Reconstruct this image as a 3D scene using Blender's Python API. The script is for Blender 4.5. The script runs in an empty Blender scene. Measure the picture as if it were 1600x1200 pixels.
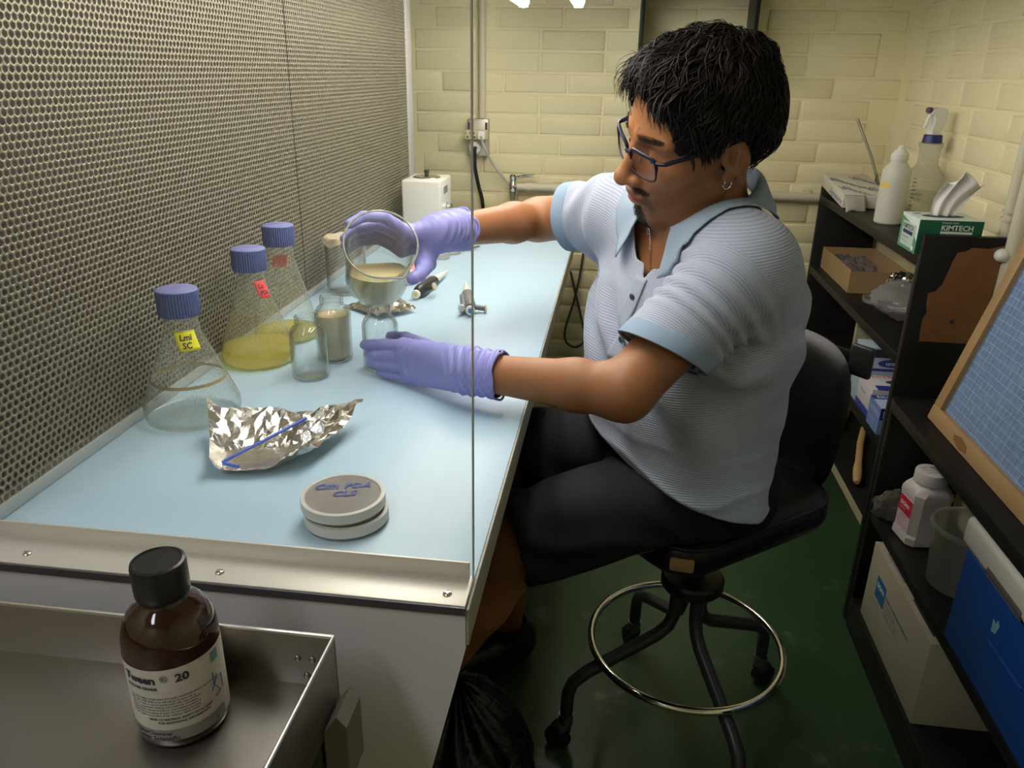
import bpy, bmesh, math, random
import numpy as np
from mathutils import Vector, Matrix, Euler
random.seed(7); np.random.seed(7)
S = bpy.context.scene
COL = S.collection
PI = math.pi
R = math.radians

# ------------------------------------------------------------------ camera, world, exposure
cam = bpy.data.cameras.new('camera'); camo = bpy.data.objects.new('camera', cam); COL.objects.link(camo)
F_PX = 1222.0
cam.sensor_width = 36.0; cam.lens = F_PX/1600*36.0
dn = Vector((-52, 3050, F_PX)).normalized()
fw = Vector((172, -487, F_PX)); fw = (fw-dn*fw.dot(dn)).normalized()
up = -dn; xr = fw.cross(up)                    # world axes in camera coordinates (x right, y down, z forward)
CP = Vector((0, 0, 1.33))
ax = Vector((xr.x, fw.x, up.x)); ay = Vector((xr.y, fw.y, up.y)); az = Vector((xr.z, fw.z, up.z))
M = Matrix(((ax.x, -ay.x, -az.x, CP.x), (ax.y, -ay.y, -az.y, CP.y), (ax.z, -ay.z, -az.z, CP.z), (0, 0, 0, 1)))
camo.matrix_world = M
cam.clip_start = 0.02
S.camera = camo
w = bpy.data.worlds.new('world'); S.world = w; w.use_nodes = True
w.node_tree.nodes['Background'].inputs[0].default_value = (0.55, 0.56, 0.58, 1)
w.node_tree.nodes['Background'].inputs[1].default_value = 0.03
S.view_settings.view_transform = 'Standard'; S.view_settings.look = 'None'
S.view_settings.exposure = 0.15; S.view_settings.gamma = 1.0; S.view_settings.use_curve_mapping = False
S.cycles.transparent_max_bounces = 40; S.cycles.max_bounces = 14; S.cycles.sample_clamp_indirect = 4.0
TUBE_STRENGTH = 23.0
CEIL_STRENGTH = 11.5

# ------------------------------------------------------------------ materials
def mat(name, color, rough=0.5, metal=0.0, noise=None, bump=None, spec=0.5, coat=0.0, trans=0.0, ior=1.45, sub=0.0):
    """noise=(scale, amount, colour2); bump=(scale, strength, distance)"""
    m = bpy.data.materials.new(name); m.use_nodes = True
    nt = m.node_tree; b = nt.nodes['Principled BSDF']
    b.inputs['Base Color'].default_value = (*color, 1); b.inputs['Roughness'].default_value = rough
    b.inputs['Metallic'].default_value = metal; b.inputs['Specular IOR Level'].default_value = spec
    b.inputs['Coat Weight'].default_value = coat; b.inputs['Transmission Weight'].default_value = trans
    b.inputs['IOR'].default_value = ior
    if sub:
        b.inputs['Subsurface Weight'].default_value = sub; b.inputs['Subsurface Radius'].default_value = (0.012, 0.005, 0.003)
    if noise or bump:
        tc = nt.nodes.new('ShaderNodeTexCoord')
    if noise:
        n = nt.nodes.new('ShaderNodeTexNoise'); n.inputs['Scale'].default_value = noise[0]; n.inputs['Detail'].default_value = 6
        r = nt.nodes.new('ShaderNodeValToRGB'); r.color_ramp.elements[0].position = 0.35; r.color_ramp.elements[1].position = 0.65
        r.color_ramp.elements[0].color = (*color, 1); c2 = noise[2]
        r.color_ramp.elements[1].color = (*[color[i]*(1-noise[1])+c2[i]*noise[1] for i in range(3)], 1)
        nt.links.new(tc.outputs['Object'], n.inputs['Vector']); nt.links.new(n.outputs['Fac'], r.inputs['Fac'])
        nt.links.new(r.outputs['Color'], b.inputs['Base Color'])
    if bump:
        n2 = nt.nodes.new('ShaderNodeTexNoise'); n2.inputs['Scale'].default_value = bump[0]; n2.inputs['Detail'].default_value = 4
        bp = nt.nodes.new('ShaderNodeBump'); bp.inputs['Strength'].default_value = bump[1]; bp.inputs['Distance'].default_value = bump[2]
        nt.links.new(tc.outputs['Object'], n2.inputs['Vector']); nt.links.new(n2.outputs['Fac'], bp.inputs['Height'])
        nt.links.new(bp.outputs['Normal'], b.inputs['Normal'])
    return m

def glass(name, tint=(0.97, 0.985, 0.98), edge=(0.62, 0.68, 0.66), refl=1.0, haze=0.0, hazecol=(0.8, 0.8, 0.75), blend=0.35, spots=0.0):
    """thin walled clear glass: transparent with darker grazing edges, a Fresnel mirror layer and a little haze / droplets"""
    m = bpy.data.materials.new(name); m.use_nodes = True; nt = m.node_tree; nt.nodes.clear()
    N = nt.nodes.new; L = nt.links.new
    out = N('ShaderNodeOutputMaterial'); tr = N('ShaderNodeBsdfTransparent'); gl = N('ShaderNodeBsdfGlossy'); gl.inputs['Roughness'].default_value = 0.03
    lw = N('ShaderNodeLayerWeight'); lw.inputs['Blend'].default_value = blend
    mx = N('ShaderNodeMix'); mx.data_type = 'RGBA'; mx.inputs[6].default_value = (*tint, 1); mx.inputs[7].default_value = (*edge, 1)
    lw.inputs['Blend'].default_value = 0.5; pe = N('ShaderNodeMath'); pe.operation = 'POWER'; pe.inputs[1].default_value = 1/blend; L(lw.outputs['Facing'], pe.inputs[0])
    L(pe.outputs[0], mx.inputs[0]); L(mx.outputs[2], tr.inputs['Color'])
    fc = N('ShaderNodeLayerWeight'); fc.inputs['Blend'].default_value = 0.5
    pw = N('ShaderNodeMath'); pw.operation = 'POWER'; pw.inputs[1].default_value = 4.5; L(fc.outputs['Facing'], pw.inputs[0])
    mu = N('ShaderNodeMath'); mu.operation = 'MULTIPLY_ADD'; mu.inputs[1].default_value = 0.8*refl; mu.inputs[2].default_value = 0.04*refl; L(pw.outputs[0], mu.inputs[0])
    ms = N('ShaderNodeMixShader'); L(mu.outputs[0], ms.inputs[0]); L(tr.outputs[0], ms.inputs[1]); L(gl.outputs[0], ms.inputs[2])
    last = ms
    if haze or spots:
        df = N('ShaderNodeBsdfDiffuse'); df.inputs['Color'].default_value = (*hazecol, 1)
        tl = N('ShaderNodeBsdfTranslucent'); tl.inputs['Color'].default_value = (*hazecol, 1)
        md = N('ShaderNodeMixShader'); md.inputs[0].default_value = 0.5; L(df.outputs[0], md.inputs[1]); L(tl.outputs[0], md.inputs[2])
        m2 = N('ShaderNodeMixShader'); m2.inputs[0].default_value = haze
        if spots:
            tc = N('ShaderNodeTexCoord'); vo = N('ShaderNodeTexVoronoi'); vo.inputs['Scale'].default_value = 330
            rp = N('ShaderNodeValToRGB'); rp.color_ramp.elements[0].position = 0.18; rp.color_ramp.elements[1].position = 0.3
            rp.color_ramp.elements[0].color = (spots,)*3+(1,); rp.color_ramp.elements[1].color = (haze,)*3+(1,)
            L(tc.outputs['Object'], vo.inputs['Vector']); L(vo.outputs['Distance'], rp.inputs['Fac'])
            sx = N('ShaderNodeSeparateXYZ'); L(tc.outputs['Object'], sx.inputs[0]); mr = N('ShaderNodeMapRange'); mr.inputs[1].default_value = .030; mr.inputs[2].default_value = .055; mr.inputs[3].default_value = .25; L(sx.outputs['Z'], mr.inputs[0])
            mm = N('ShaderNodeMath'); mm.operation = 'MULTIPLY'; L(rp.outputs['Color'], mm.inputs[0]); L(mr.outputs[0], mm.inputs[1]); L(mm.outputs[0], m2.inputs[0])
        L(ms.outputs[0], m2.inputs[1]); L(md.outputs[0], m2.inputs[2]); last = m2
    L(last.outputs[0], out.inputs['Surface'])
    return m

def emis(name, color, strength):
    m = bpy.data.materials.new(name); m.use_nodes = True; nt = m.node_tree; nt.nodes.clear()
    o = nt.nodes.new('ShaderNodeOutputMaterial'); e = nt.nodes.new('ShaderNodeEmission')
    e.inputs[0].default_value = (*color, 1); e.inputs[1].default_value = strength; nt.links.new(e.outputs[0], o.inputs[0]); return m

# ------------------------------------------------------------------ mesh helpers
class MB:
    def __init__(s): s.bm = bmesh.new()
    def box(s, c, d, rot=None, bev=0.0, seg=2):
        """centre, full dimensions"""
        t = bmesh.new(); bmesh.ops.create_cube(t, size=1.0)
        for v in t.verts: v.co = Vector((v.co.x*d[0], v.co.y*d[1], v.co.z*d[2]))
        if bev: bmesh.ops.bevel(t, geom=list(t.edges), offset=bev, segments=seg, affect='EDGES', profile=0.5)
        mx = Matrix.Translation(Vector(c))
        if rot is not None: mx = mx @ (rot.to_matrix().to_4x4() if isinstance(rot, Euler) else rot.to_4x4())
        s._join(t, mx); return s
    def bb(s, x0, x1, y0, y1, z0, z1, bev=0.0, seg=2):
        return s.box(((x0+x1)/2, (y0+y1)/2, (z0+z1)/2), (abs(x1-x0), abs(y1-y0), abs(z1-z0)), bev=bev, seg=seg)
    def _join(s, t, mx=None):
        if mx is not None: bmesh.ops.transform(t, matrix=mx, verts=t.verts)
        vm = {}
        for v in t.verts: vm[v] = s.bm.verts.new(v.co)
        for f in t.faces:
            try: s.bm.faces.new([vm[v] for v in f.verts])
            except ValueError: pass
        t.free()
    def lathe(s, prof, n=40, mx=None, a0=0, a1=2*PI, squash=1.0):
        closed = abs(a1-a0-2*PI) < 1e-6
        rings = []; T = mx if mx is not None else Matrix.Identity(4)
        for r, z in prof:
            if r < 1e-7: rings.append([s.bm.verts.new(T @ Vector((0, 0, z)))])
            else:
                k = n if closed else n+1
                rings.append([s.bm.verts.new(T @ Vector((r*math.cos(a0+(a1-a0)*i/n), squash*r*math.sin(a0+(a1-a0)*i/n), z))) for i in range(k)])
        for A, B in zip(rings, rings[1:]):
            m = n if closed else n
            for i in range(m):
                j = (i+1) % n if closed else i+1
                if len(A) == 1 and len(B) == 1: continue
                if len(A) == 1: f = (A[0], B[j], B[i])
                elif len(B) == 1: f = (A[i], A[j], B[0])
                else: f = (A[i], A[j], B[j], B[i])
                try: s.bm.faces.new(f)
                except ValueError: pass
        return s
    def cyl(s, p0, p1, r0, r1=None, n=24, cap=True):
        r1 = r0 if r1 is None else r1
        p0 = Vector(p0); p1 = Vector(p1); d = p1-p0; L = d.length
        mx = Matrix.Translation(p0) @ d.to_track_quat('Z', 'Y').to_matrix().to_4x4()
        pr = [(r0, 0), (r1, L)]
        if cap: pr = [(0, 0)]+pr+[(0, L)]
        return s.lathe(pr, n, mx)
    def tube(s, pts, r, n=12, closed=False, cap=True, flat=1.0):
        P = [Vector(p) for p in pts]; k = len(P)
        rs = r if hasattr(r, '__len__') else [r]*k
        tan = []
        for i in range(k):
            a = P[(i-1) % k] if (closed or i > 0) else P[i]; b = P[(i+1) % k] if (closed or i < k-1) else P[i]
            tan.append((b-a).normalized())
        nrm = tan[0].orthogonal().normalized(); rings = []
        for i in range(k):
            nrm = (nrm-tan[i]*nrm.dot(tan[i]))
            nrm = nrm.normalized() if nrm.length > 1e-6 else tan[i].orthogonal().normalized()
            bi = tan[i].cross(nrm)
            rings.append([s.bm.verts.new(P[i]+(nrm*math.cos(2*PI*j/n)+bi*math.sin(2*PI*j/n)*flat)*rs[i]) for j in range(n)])
        rng = range(k) if closed else range(k-1)
        for i in rng:
            A = rings[i]; B = rings[(i+1) % k]
            for j in range(n):
                try: s.bm.faces.new((A[j], A[(j+1) % n], B[(j+1) % n], B[j]))
                except ValueError: pass
        if cap and not closed:
            s.bm.faces.new(rings[0][::-1]); s.bm.faces.new(rings[-1])
        return s
    def prism(s, poly, h, mx=None):
        T = mx if mx is not None else Matrix.Identity(4)
        A = [s.bm.verts.new(T @ Vector((x, y, 0))) for x, y in poly]; B = [s.bm.verts.new(T @ Vector((x, y, h))) for x, y in poly]
        n = len(poly)
        s.bm.faces.new(A[::-1]); s.bm.faces.new(B)
        for i in range(n): s.bm.faces.new((A[i], A[(i+1) % n], B[(i+1) % n], B[i]))
        return s
    def grid(s, fn, nu, nv):
        V = [[s.bm.verts.new(fn(i/nu, j/nv)) for j in range(nv+1)] for i in range(nu+1)]
        for i in range(nu):
            for j in range(nv): s.bm.faces.new((V[i][j], V[i+1][j], V[i+1][j+1], V[i][j+1]))
        return s
    def ell(s, c, r, n=24, m=14, rot=None):
        t = bmesh.new(); bmesh.ops.create_uvsphere(t, u_segments=n, v_segments=m, radius=1)
        mx = Matrix.Translation(Vector(c))
        if rot is not None: mx = mx @ rot.to_4x4()
        s._join(t, mx @ Matrix.Diagonal((r[0], r[1], r[2], 1))); return s
    def build(s, name, material, parent=None, loc=None, ang=35, rot=None, solid=0.0, sub=0, normals=True):
        if normals: bmesh.ops.recalc_face_normals(s.bm, faces=s.bm.faces)
        me = bpy.data.meshes.new(name); s.bm.to_mesh(me); s.bm.free()
        return finish(name, me, material, parent, loc, ang, rot, solid, sub)

def finish(name, me, material, parent=None, loc=None, ang=35, rot=None, solid=0.0, sub=0):
    if material is not None: me.materials.append(material)
    me.shade_smooth()
    if ang < 180: me.set_sharp_from_angle(angle=R(ang))
    o = bpy.data.objects.new(name, me); COL.objects.link(o)
    if parent is not None: o.parent = parent
    if loc is not None: o.location = loc
    if rot is not None: o.rotation_euler = rot
    if solid:
        md = o.modifiers.new('solid', 'SOLIDIFY'); md.thickness = solid; md.offset = 0
    if sub:
        md = o.modifiers.new('sub', 'SUBSURF'); md.levels = sub; md.render_levels = sub
    return o

def pydata(name, V, Fc, material, parent=None, ang=60, **k):
    me = bpy.data.meshes.new(name); me.from_pydata([tuple(v) for v in V], [], [tuple(f) for f in Fc]); me.update()
    return finish(name, me, material, parent, ang=ang, **k)

def thing(name, label, cat, loc=(0, 0, 0), rz=0, group=None, rot=None):
    o = bpy.data.objects.new(name, None); COL.objects.link(o); o.empty_display_size = 0.05
    o.location = loc; o.rotation_euler = rot if rot is not None else (0, 0, rz)
    o['label'] = label; o['category'] = cat
    if group: o['group'] = group
    return o
def tag(o, label, cat, group=None):
    o['label'] = label; o['category'] = cat
    if group: o['group'] = group
    return o
def struct(o): o['kind'] = 'structure'; return o

def text_geo(body, size, align='LEFT', bold=0.0, shear=0.0, res=2, space=1.0):
    cu = bpy.data.curves.new('t', 'FONT'); cu.body = body; cu.size = size; cu.align_x = align; cu.fill_mode = 'FRONT'
    cu.resolution_u = res; cu.shear = shear; cu.offset = bold; cu.space_character = space
    o = bpy.data.objects.new('t', cu); COL.objects.link(o)
    dg = bpy.context.evaluated_depsgraph_get(); me = o.evaluated_get(dg).to_mesh()
    V = [(v.co.x, v.co.y) for v in me.vertices]; Fc = [tuple(p.vertices) for p in me.polygons]
    o.evaluated_get(dg).to_mesh_clear(); bpy.data.objects.remove(o); bpy.data.curves.remove(cu)
    return V, Fc
def lettering(lines, fn, material, parent, name='lettering', label=None):
    """lines: (text, x, y, size, kwargs) laid out in 2D; fn maps (x, y) to 3D; one mesh of flat print"""
    V = []; Fc = []
    for body, x, y, size, kw in lines:
        v, f = text_geo(body, size, **kw); b = len(V)
        V += [fn(a+x, c+y) for a, c in v]; Fc += [tuple(i+b for i in t) for t in f]
    o = pydata(name, V, Fc, material, parent, ang=180)
    if label: o['label'] = label
    return o
def plane_fn(o, u, v):
    o = Vector(o); u = Vector(u).normalized(); v = Vector(v).normalized()
    return lambda x, y: o+u*x+v*y
def copy_tree(o, **props):
    c = o.copy(); COL.objects.link(c)
    for k, val in props.items(): c[k] = val
    for ch in list(o.children):
        d = ch.copy(); COL.objects.link(d); d.parent = c
        for g in list(ch.children):
            e = g.copy(); COL.objects.link(e); e.parent = d
    return c
# ------------------------------------------------------------------ materials of the place
M_PAINT = mat('wall_paint', (0.82, 0.75, 0.47), 0.42, noise=(9, 0.35, (0.77, 0.71, 0.46)), bump=(38, 0.35, 0.003))
M_FLOOR = mat('green_floor_paint', (0.020, 0.058, 0.020), 0.36, noise=(3.2, 0.6, (0.045, 0.085, 0.042)), bump=(30, 0.15, 0.003))
M_CEIL = mat('ceiling_paint', (0.6, 0.58, 0.5), 0.8)
M_BLACK = mat('black_paint', (0.007, 0.0065, 0.0065), 0.45, noise=(14, 0.5, (0.018, 0.017, 0.016)), bump=(60, 0.25, 0.002), spec=0.3)
M_CREAM = mat('cream_pipe_paint', (0.60, 0.56, 0.42), 0.4)
M_BLUE = mat('blue_laminate', (0.45, 0.63, 0.78), 0.34, noise=(5, 0.25, (0.53, 0.67, 0.80)))
M_WHITE = mat('white_laminate', (0.66, 0.64, 0.68), 0.32, noise=(2.0, 0.2, (0.6, 0.58, 0.6)))
M_ALU = mat('brushed_aluminium', (0.72, 0.68, 0.62), 0.42, 0.35)
M_GREYSTRIP = mat('grey_edge_band', (0.36, 0.35, 0.30), 0.5)
M_STEEL = mat('stainless_steel', (0.33, 0.31, 0.295), 0.34, 0.95, noise=(6, 0.35, (0.42, 0.38, 0.33)), bump=(90, 0.06, 0.001))
M_CHROME = mat('chrome', (0.80, 0.79, 0.77), 0.12, 1.0)
M_PERF = mat('perforated_sheet_metal', (0.20, 0.178, 0.122), 0.42, 0.45)
M_FILTER = mat('filter_backing', (0.055, 0.042, 0.042), 0.8, noise=(90, 0.6, (0.13, 0.10, 0.10)))
M_BLACKPL = mat('black_plastic', (0.014, 0.014, 0.016), 0.35)
M_WHITEPL = mat('white_plastic', (0.80, 0.79, 0.75), 0.35)
M_INK = mat('dark_ink', (0.03, 0.03, 0.05), 0.6)
M_BLUEINK = mat('blue_ink', (0.05, 0.07, 0.30), 0.6)

WY = 2.80; WX = 0.88; XL = -1.6; YF = -1.5; ZC = 2.55
def slab(name, x0, x1, y0, y1, z0, z1, m): return struct(MB().bb(x0, x1, y0, y1, z0, z1).build(name, m))
floor = slab('floor', XL-.1, WX+.1, YF-.1, WY+.1, -0.1, 0, M_FLOOR)
slab('ceiling', XL-.1, WX+.1, YF-.1, WY+.1, ZC, ZC+.1, M_CEIL)
wall_back = slab('wall_back', XL-.1, WX+.1, WY, WY+.1, 0, ZC, M_PAINT)
wall_right = slab('wall_right', WX, WX+.1, YF, WY, 0, ZC, M_PAINT)
slab('wall_left', XL-.1, XL, YF, WY, 0, ZC, M_PAINT)
slab('wall_front', XL, WX, YF-.1, YF, 0, ZC, M_PAINT)

# scuffed bare patches on the floor paint
def floor_wear():
    nt = M_FLOOR.node_tree; N = nt.nodes.new; L = nt.links.new; b = nt.nodes['Principled BSDF']
    src = b.inputs['Base Color'].links[0].from_socket
    tc = N('ShaderNodeTexCoord'); n = N('ShaderNodeTexNoise'); n.inputs['Scale'].default_value = 5.5; n.inputs['Detail'].default_value = 9; n.inputs['Roughness'].default_value = 0.68
    L(tc.outputs['Object'], n.inputs['Vector'])
    r = N('ShaderNodeValToRGB'); r.color_ramp.elements[0].position = 0.58; r.color_ramp.elements[1].position = 0.74
    r.color_ramp.elements[0].color = (0, 0, 0, 1); r.color_ramp.elements[1].color = (0.65,)*3+(1,)
    L(n.outputs['Fac'], r.inputs['Fac'])
    mx = N('ShaderNodeMix'); mx.data_type = 'RGBA'; L(r.outputs['Color'], mx.inputs[0]); L(src, mx.inputs[6]); mx.inputs[7].default_value = (0.20, 0.23, 0.17, 1)
    L(mx.outputs[2], b.inputs['Base Color'])
floor_wear()

# painted bricks: a few soft-edged brick meshes shared by all
def brick_mesh(kind, seed, Lx=0.2078, H=0.0606):
    rnd = random.Random(seed); t = 0.0034; i = 0.0052
    x = Lx/2; z = H/2
    j = lambda a: rnd.uniform(-a, a)
    V = [(-x+j(.002), 0.002, -z+j(.001)), (x+j(.002), 0.002, -z+j(.001)), (x+j(.002), 0.002, z+j(.001)), (-x+j(.002), 0.002, z+j(.001))]
    m = i*0.45
    V += [(-x+m, -t*.72, -z+m), (x-m, -t*.72, -z+m), (x-m, -t*.72, z-m), (-x+m, -t*.72, z-m)]
    V += [(-x+i+j(.001), -t-j(.0012), -z+i), (x-i, -t-j(.0012), -z+i+j(.001)), (x-i+j(.001), -t-j(.0012), z-i), (-x+i, -t-j(.0012), z-i+j(.001))]
    Fc = []
    for a in (0, 4):
        for k in range(4): Fc.append((a+k, a+(k+1) % 4, a+4+(k+1) % 4, a+4+k))
    Fc.append((8, 9, 10, 11))
    me = bpy.data.meshes.new('brick'); me.from_pydata(V, [], Fc); me.update(); me.materials.append(M_PAINT); me.shade_smooth(); return me
BR = [brick_mesh('b', k) for k in range(6)]
ROW = 0.0665; PIT = 0.2140
def lay(wall, horiz, u0, u1, z0, z1, phase, off=0):
    k0 = int(math.floor((z0-1.3917)/ROW)); k1 = int(math.ceil((z1-1.3917)/ROW))
    for k in range(k0, k1):
        zc = 1.3917+ROW*(k+0.5)
        ph = phase+((k % 3) % 2)*PIT*0.34+(0.02 if k % 4 == 2 else 0)
        n0 = int(math.floor((u0-ph)/PIT)); n1 = int(math.ceil((u1-ph)/PIT))
        for n in range(n0, n1+1):
            u = ph+PIT*(n+0.5)
            if u < u0 or u > u1: continue
            o = bpy.data.objects.new('brick', BR[(n*5+k*3) % 6]); COL.objects.link(o); o.parent = wall
            d = random.uniform(-0.0008, 0.0008)
            if horiz: o.location = (u, WY+d, zc); o.rotation_euler = (0, random.uniform(-.006, .006), 0)
            else: o.location = (WX+d, u, zc); o.rotation_euler = (random.uniform(-.006, .006), 0, -PI/2)
lay(wall_back, True, -0.72, 0.84, 0.10, 1.62, -0.2712)
lay(wall_right, False, 1.15, 2.72, 0.66, 1.62, 2.42)

# ------------------------------------------------------------------ ceiling light behind the camera (the room's own lamp)
cl = thing('ceiling_light', 'long fluorescent ceiling fixture above the room', 'light', (-0.85, -0.50, ZC))
MB().bb(-.16, .16, -.6, .6, -.06, 0, bev=.01).build('housing', M_WHITEPL, cl)
MB().bb(-.13, .13, -.57, .57, -.072, -.058).build('diffuser', emis('ceiling_lamp', (0.90, 0.94, 1.0), CEIL_STRENGTH), cl)

# ------------------------------------------------------------------ laminar flow hood: bench
BX0 = -0.622; BX1 = -0.109; BY0 = 0.568; BY1 = 2.62; BZ = 0.88
hood = thing('laminar_flow_bench', 'white clean bench with a long pale blue worktop and perforated back wall', 'workbench', (-0.36, 1.6, 0))
def H(name, mb, m, parent=None, **k):
    mb.bm.transform(Matrix.Translation(-Vector((-0.36, 1.6, 0)))) if parent is None else None
    return mb.build(name, m, parent or hood, **k)
H('worktop', MB().bb(BX0-.02, BX1, BY0+.0205, BY1-.0205, BZ-0.04, BZ, bev=0.0012), M_BLUE)
H('edge_band', MB().bb(BX1-.0005, BX1+.0025, BY0+.001, BY1, BZ-0.041, BZ-0.0015, bev=.0006), M_GREYSTRIP)['label'] = 'grey green edge band along the worktop'
# end panel with slanted knee cut-out
H('end_panel', MB().prism([(-1.0, 0.0), (-0.30, 0.0), (-0.1415, 0.695), (-0.1095, 0.835), (-0.1095, 0.8775), (-1.0, 0.8775)], 0.02,
   Matrix(((1, 0, 0, 0), (0, 0, 1, BY0), (0, 1, 0, 0), (0, 0, 0, 1)))), M_WHITE)
H('end_panel', MB().prism([(-1.0, 0.0), (-0.30, 0.0), (-0.1415, 0.695), (-0.1095, 0.835), (-0.1095, 0.84), (-1.0, 0.84)], 0.02,
   Matrix(((1, 0, 0, 0), (0, 0, 1, BY1-.02), (0, 1, 0, 0), (0, 0, 0, 1)))), M_WHITE)
H('cabinet_body', MB().bb(-1.0, -0.56, BY0+.02, BY1-.02, 0.05, 0.839), mat('cabinet_dark_grey', (0.05, 0.05, 0.055), 0.6))
H('foot_rail', MB().bb(-.50, -.44, BY0+.0205, BY1-.0205, .115, .133, bev=.003).bb(-.36, -.32, BY0+.0205, BY1-.0205, .115, .133, bev=.003), mat('rail_steel', (.2, .2, .2), .4, .8))
# plenum behind the perforated wall, hood canopy, fascia
H('plenum_wall', MB().bb(-1.0, -0.66, BY0, 2.46, 0.88, 1.66), M_WHITE)
H('filter_backing', MB().bb(-0.66, -0.648, BY0+.03, 2.42, 0.89, 1.56), M_FILTER)
H('canopy', MB().bb(-1.0, -0.05, BY0, 2.46, 1.585, 1.66, bev=.004), mat('canopy_white', (0.75, 0.73, 0.68), 0.6))
H('canopy_fascia', MB().bb(-0.056, -0.036, BY0, 2.46, 1.515, 1.66, bev=.003), M_WHITE)
H('corner_post', MB().bb(-0.66, -0.6225, 2.385, 2.46, 0.8805, 1.585, bev=.003), mat('grey_post_paint', (0.50, 0.48, 0.47), 0.45))
H('corner_post', MB().bb(-0.66, -0.6225, BY0, 0.622, 0.8805, 1.585, bev=.003), bpy.data.materials['grey_post_paint'])
H('bottom_flange', MB().bb(-0.640, -0.6195, 0.622, 2.385, 0.8802, 0.8960, bev=.002), mat('flange_grey', (0.42, 0.45, 0.45), 0.45, 0.3))
# aluminium angle holding the pane, with screws
br = H('angle_bracket', MB().bb(BX0, BX1-.0005, BY0, 0.6112, BZ, BZ+.003, bev=.0008).bb(BX0, BX1-.004, 0.6090, 0.6118, BZ+.0005, BZ+.0205, bev=.0009), M_ALU)
H('bracket_lip', MB().bb(BX0, BX1-.0005, BY0-.0025, BY0, BZ-.006, BZ+.002), mat('dark_lip', (0.10, 0.09, 0.11), 0.5, 0.4))
for sx in (-0.548, -0.349, -0.129):
    t = MB().ell((sx, 0.583, BZ+.003), (.0046, .0046, .0026), 16, 8)
    t.bb(sx-.003, sx+.003, .5825, .5835, BZ+.0048, BZ+.0060)
    H('screw', t, M_CHROME)

# fluorescent tubes in the canopy
M_TUBE = emis('fluorescent_tube', (1.0, 0.945, 0.85), TUBE_STRENGTH)
for tx in (-0.287, -0.132):
    H('fluorescent_tube', MB().cyl((tx, 0.80, 1.512), (tx, 2.42, 1.512), 0.017, n=16), M_TUBE)
    for y0, y1 in ((0.775, 0.80), (2.42, 2.432)):
        H('tube_socket', MB().bb(tx-.014, tx+.014, y0, y1, 1.495, 1.586, bev=.003), M_WHITEPL)

# clear acrylic pane at the near end
pane_m = glass('acrylic', (0.965, 0.975, 0.97), (0.80, 0.84, 0.82), 0.55, haze=0.012)
H('acrylic_pane', MB().bb(BX0, BX1-.002, 0.6125, 0.6172, BZ+.0006, 1.585), pane_m)
H('pane_edge', MB().bb(BX1-.002, BX1-.0008, 0.6124, 0.6173, BZ+.0006, 1.585), mat('acrylic_edge', (0.46, 0.45, 0.42), 0.3))['label'] = 'grey polished edge of the clear pane'

# perforated sheets: real holes, staggered
def perforated(name, y0, y1, z0, z1, pitch, rad):
    ny = int(round((y1-y0)/pitch)); rowp = (z1-z0)/round((z1-z0)/(pitch*math.sqrt(3)/2)); nz = int(round((z1-z0)/rowp)); p = (y1-y0)/ny
    ys, zs = np.meshgrid(np.arange(ny), np.arange(nz), indexing='ij')
    cy = y0+(ys+0.25+0.5*(zs % 2))*p; cz = z0+(zs+0.5)*rowp
    c = np.stack([cy.ravel(), cz.ravel()], 1); K = 12
    a = np.arange(K)*2*PI/K+PI/2
    # hexagonal cell outline sampled at the corners and the middles of its sides
    hexr = np.where(np.arange(K) % 2 == 0, 1/math.cos(PI/6), 1.0)
    sy = p/2; sz = rowp/2/(math.cos(PI/6))*math.cos(PI/6)
    ocy = np.cos(a)*hexr*p/2; ocz = np.sin(a)*hexr*p/2*(rowp/(p*math.sqrt(3)/2))
    hy = np.cos(a)*rad; hz = np.sin(a)*rad
    n = len(c)
    V = np.zeros((n, 3*K, 3), np.float32)
    V[:, :K, 0] = 0; V[:, :K, 1] = c[:, 0:1]+ocy; V[:, :K, 2] = c[:, 1:2]+ocz
    V[:, K:2*K, 0] = 0; V[:, K:2*K, 1] = c[:, 0:1]+hy; V[:, K:2*K, 2] = c[:, 1:2]+hz
    V[:, 2*K:, 0] = -0.0010; V[:, 2*K:, 1] = c[:, 0:1]+hy; V[:, 2*K:, 2] = c[:, 1:2]+hz
    V[:, :, 1] = np.clip(V[:, :, 1], y0, y1); V[:, :, 2] = np.clip(V[:, :, 2], z0, z1)
    i = np.arange(K); j = (i+1) % K
    q = np.concatenate([np.stack([i, j, j+K, i+K], 1), np.stack([i+K, j+K, j+2*K, i+2*K], 1)], 0)
    Q = (q[None]+(np.arange(n)*3*K)[:, None, None]).reshape(-1, 4)
    me = bpy.data.meshes.new(name); nv = n*3*K; nf = len(Q)
    me.vertices.add(nv); me.vertices.foreach_set('co', V.reshape(-1))
    me.loops.add(nf*4); me.loops.foreach_set('vertex_index', Q.reshape(-1).astype(np.int32))
    me.polygons.add(nf); me.polygons.foreach_set('loop_start', np.arange(nf, dtype=np.int32)*4)
    me.update(calc_edges=True); me.validate()
    me.materials.append(M_PERF)
    o = bpy.data.objects.new(name, me); COL.objects.link(o); o.parent = hood
    o.location = (-0.622+0.36, -1.6, 0)
    return o
perforated('perforated_sheet', 0.622, 1.5145, 0.8955, 1.585, 0.0096, 0.0035)
perforated('perforated_sheet', 1.5170, 2.3855, 0.8955, 1.585, 0.0096, 0.0035)
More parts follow.
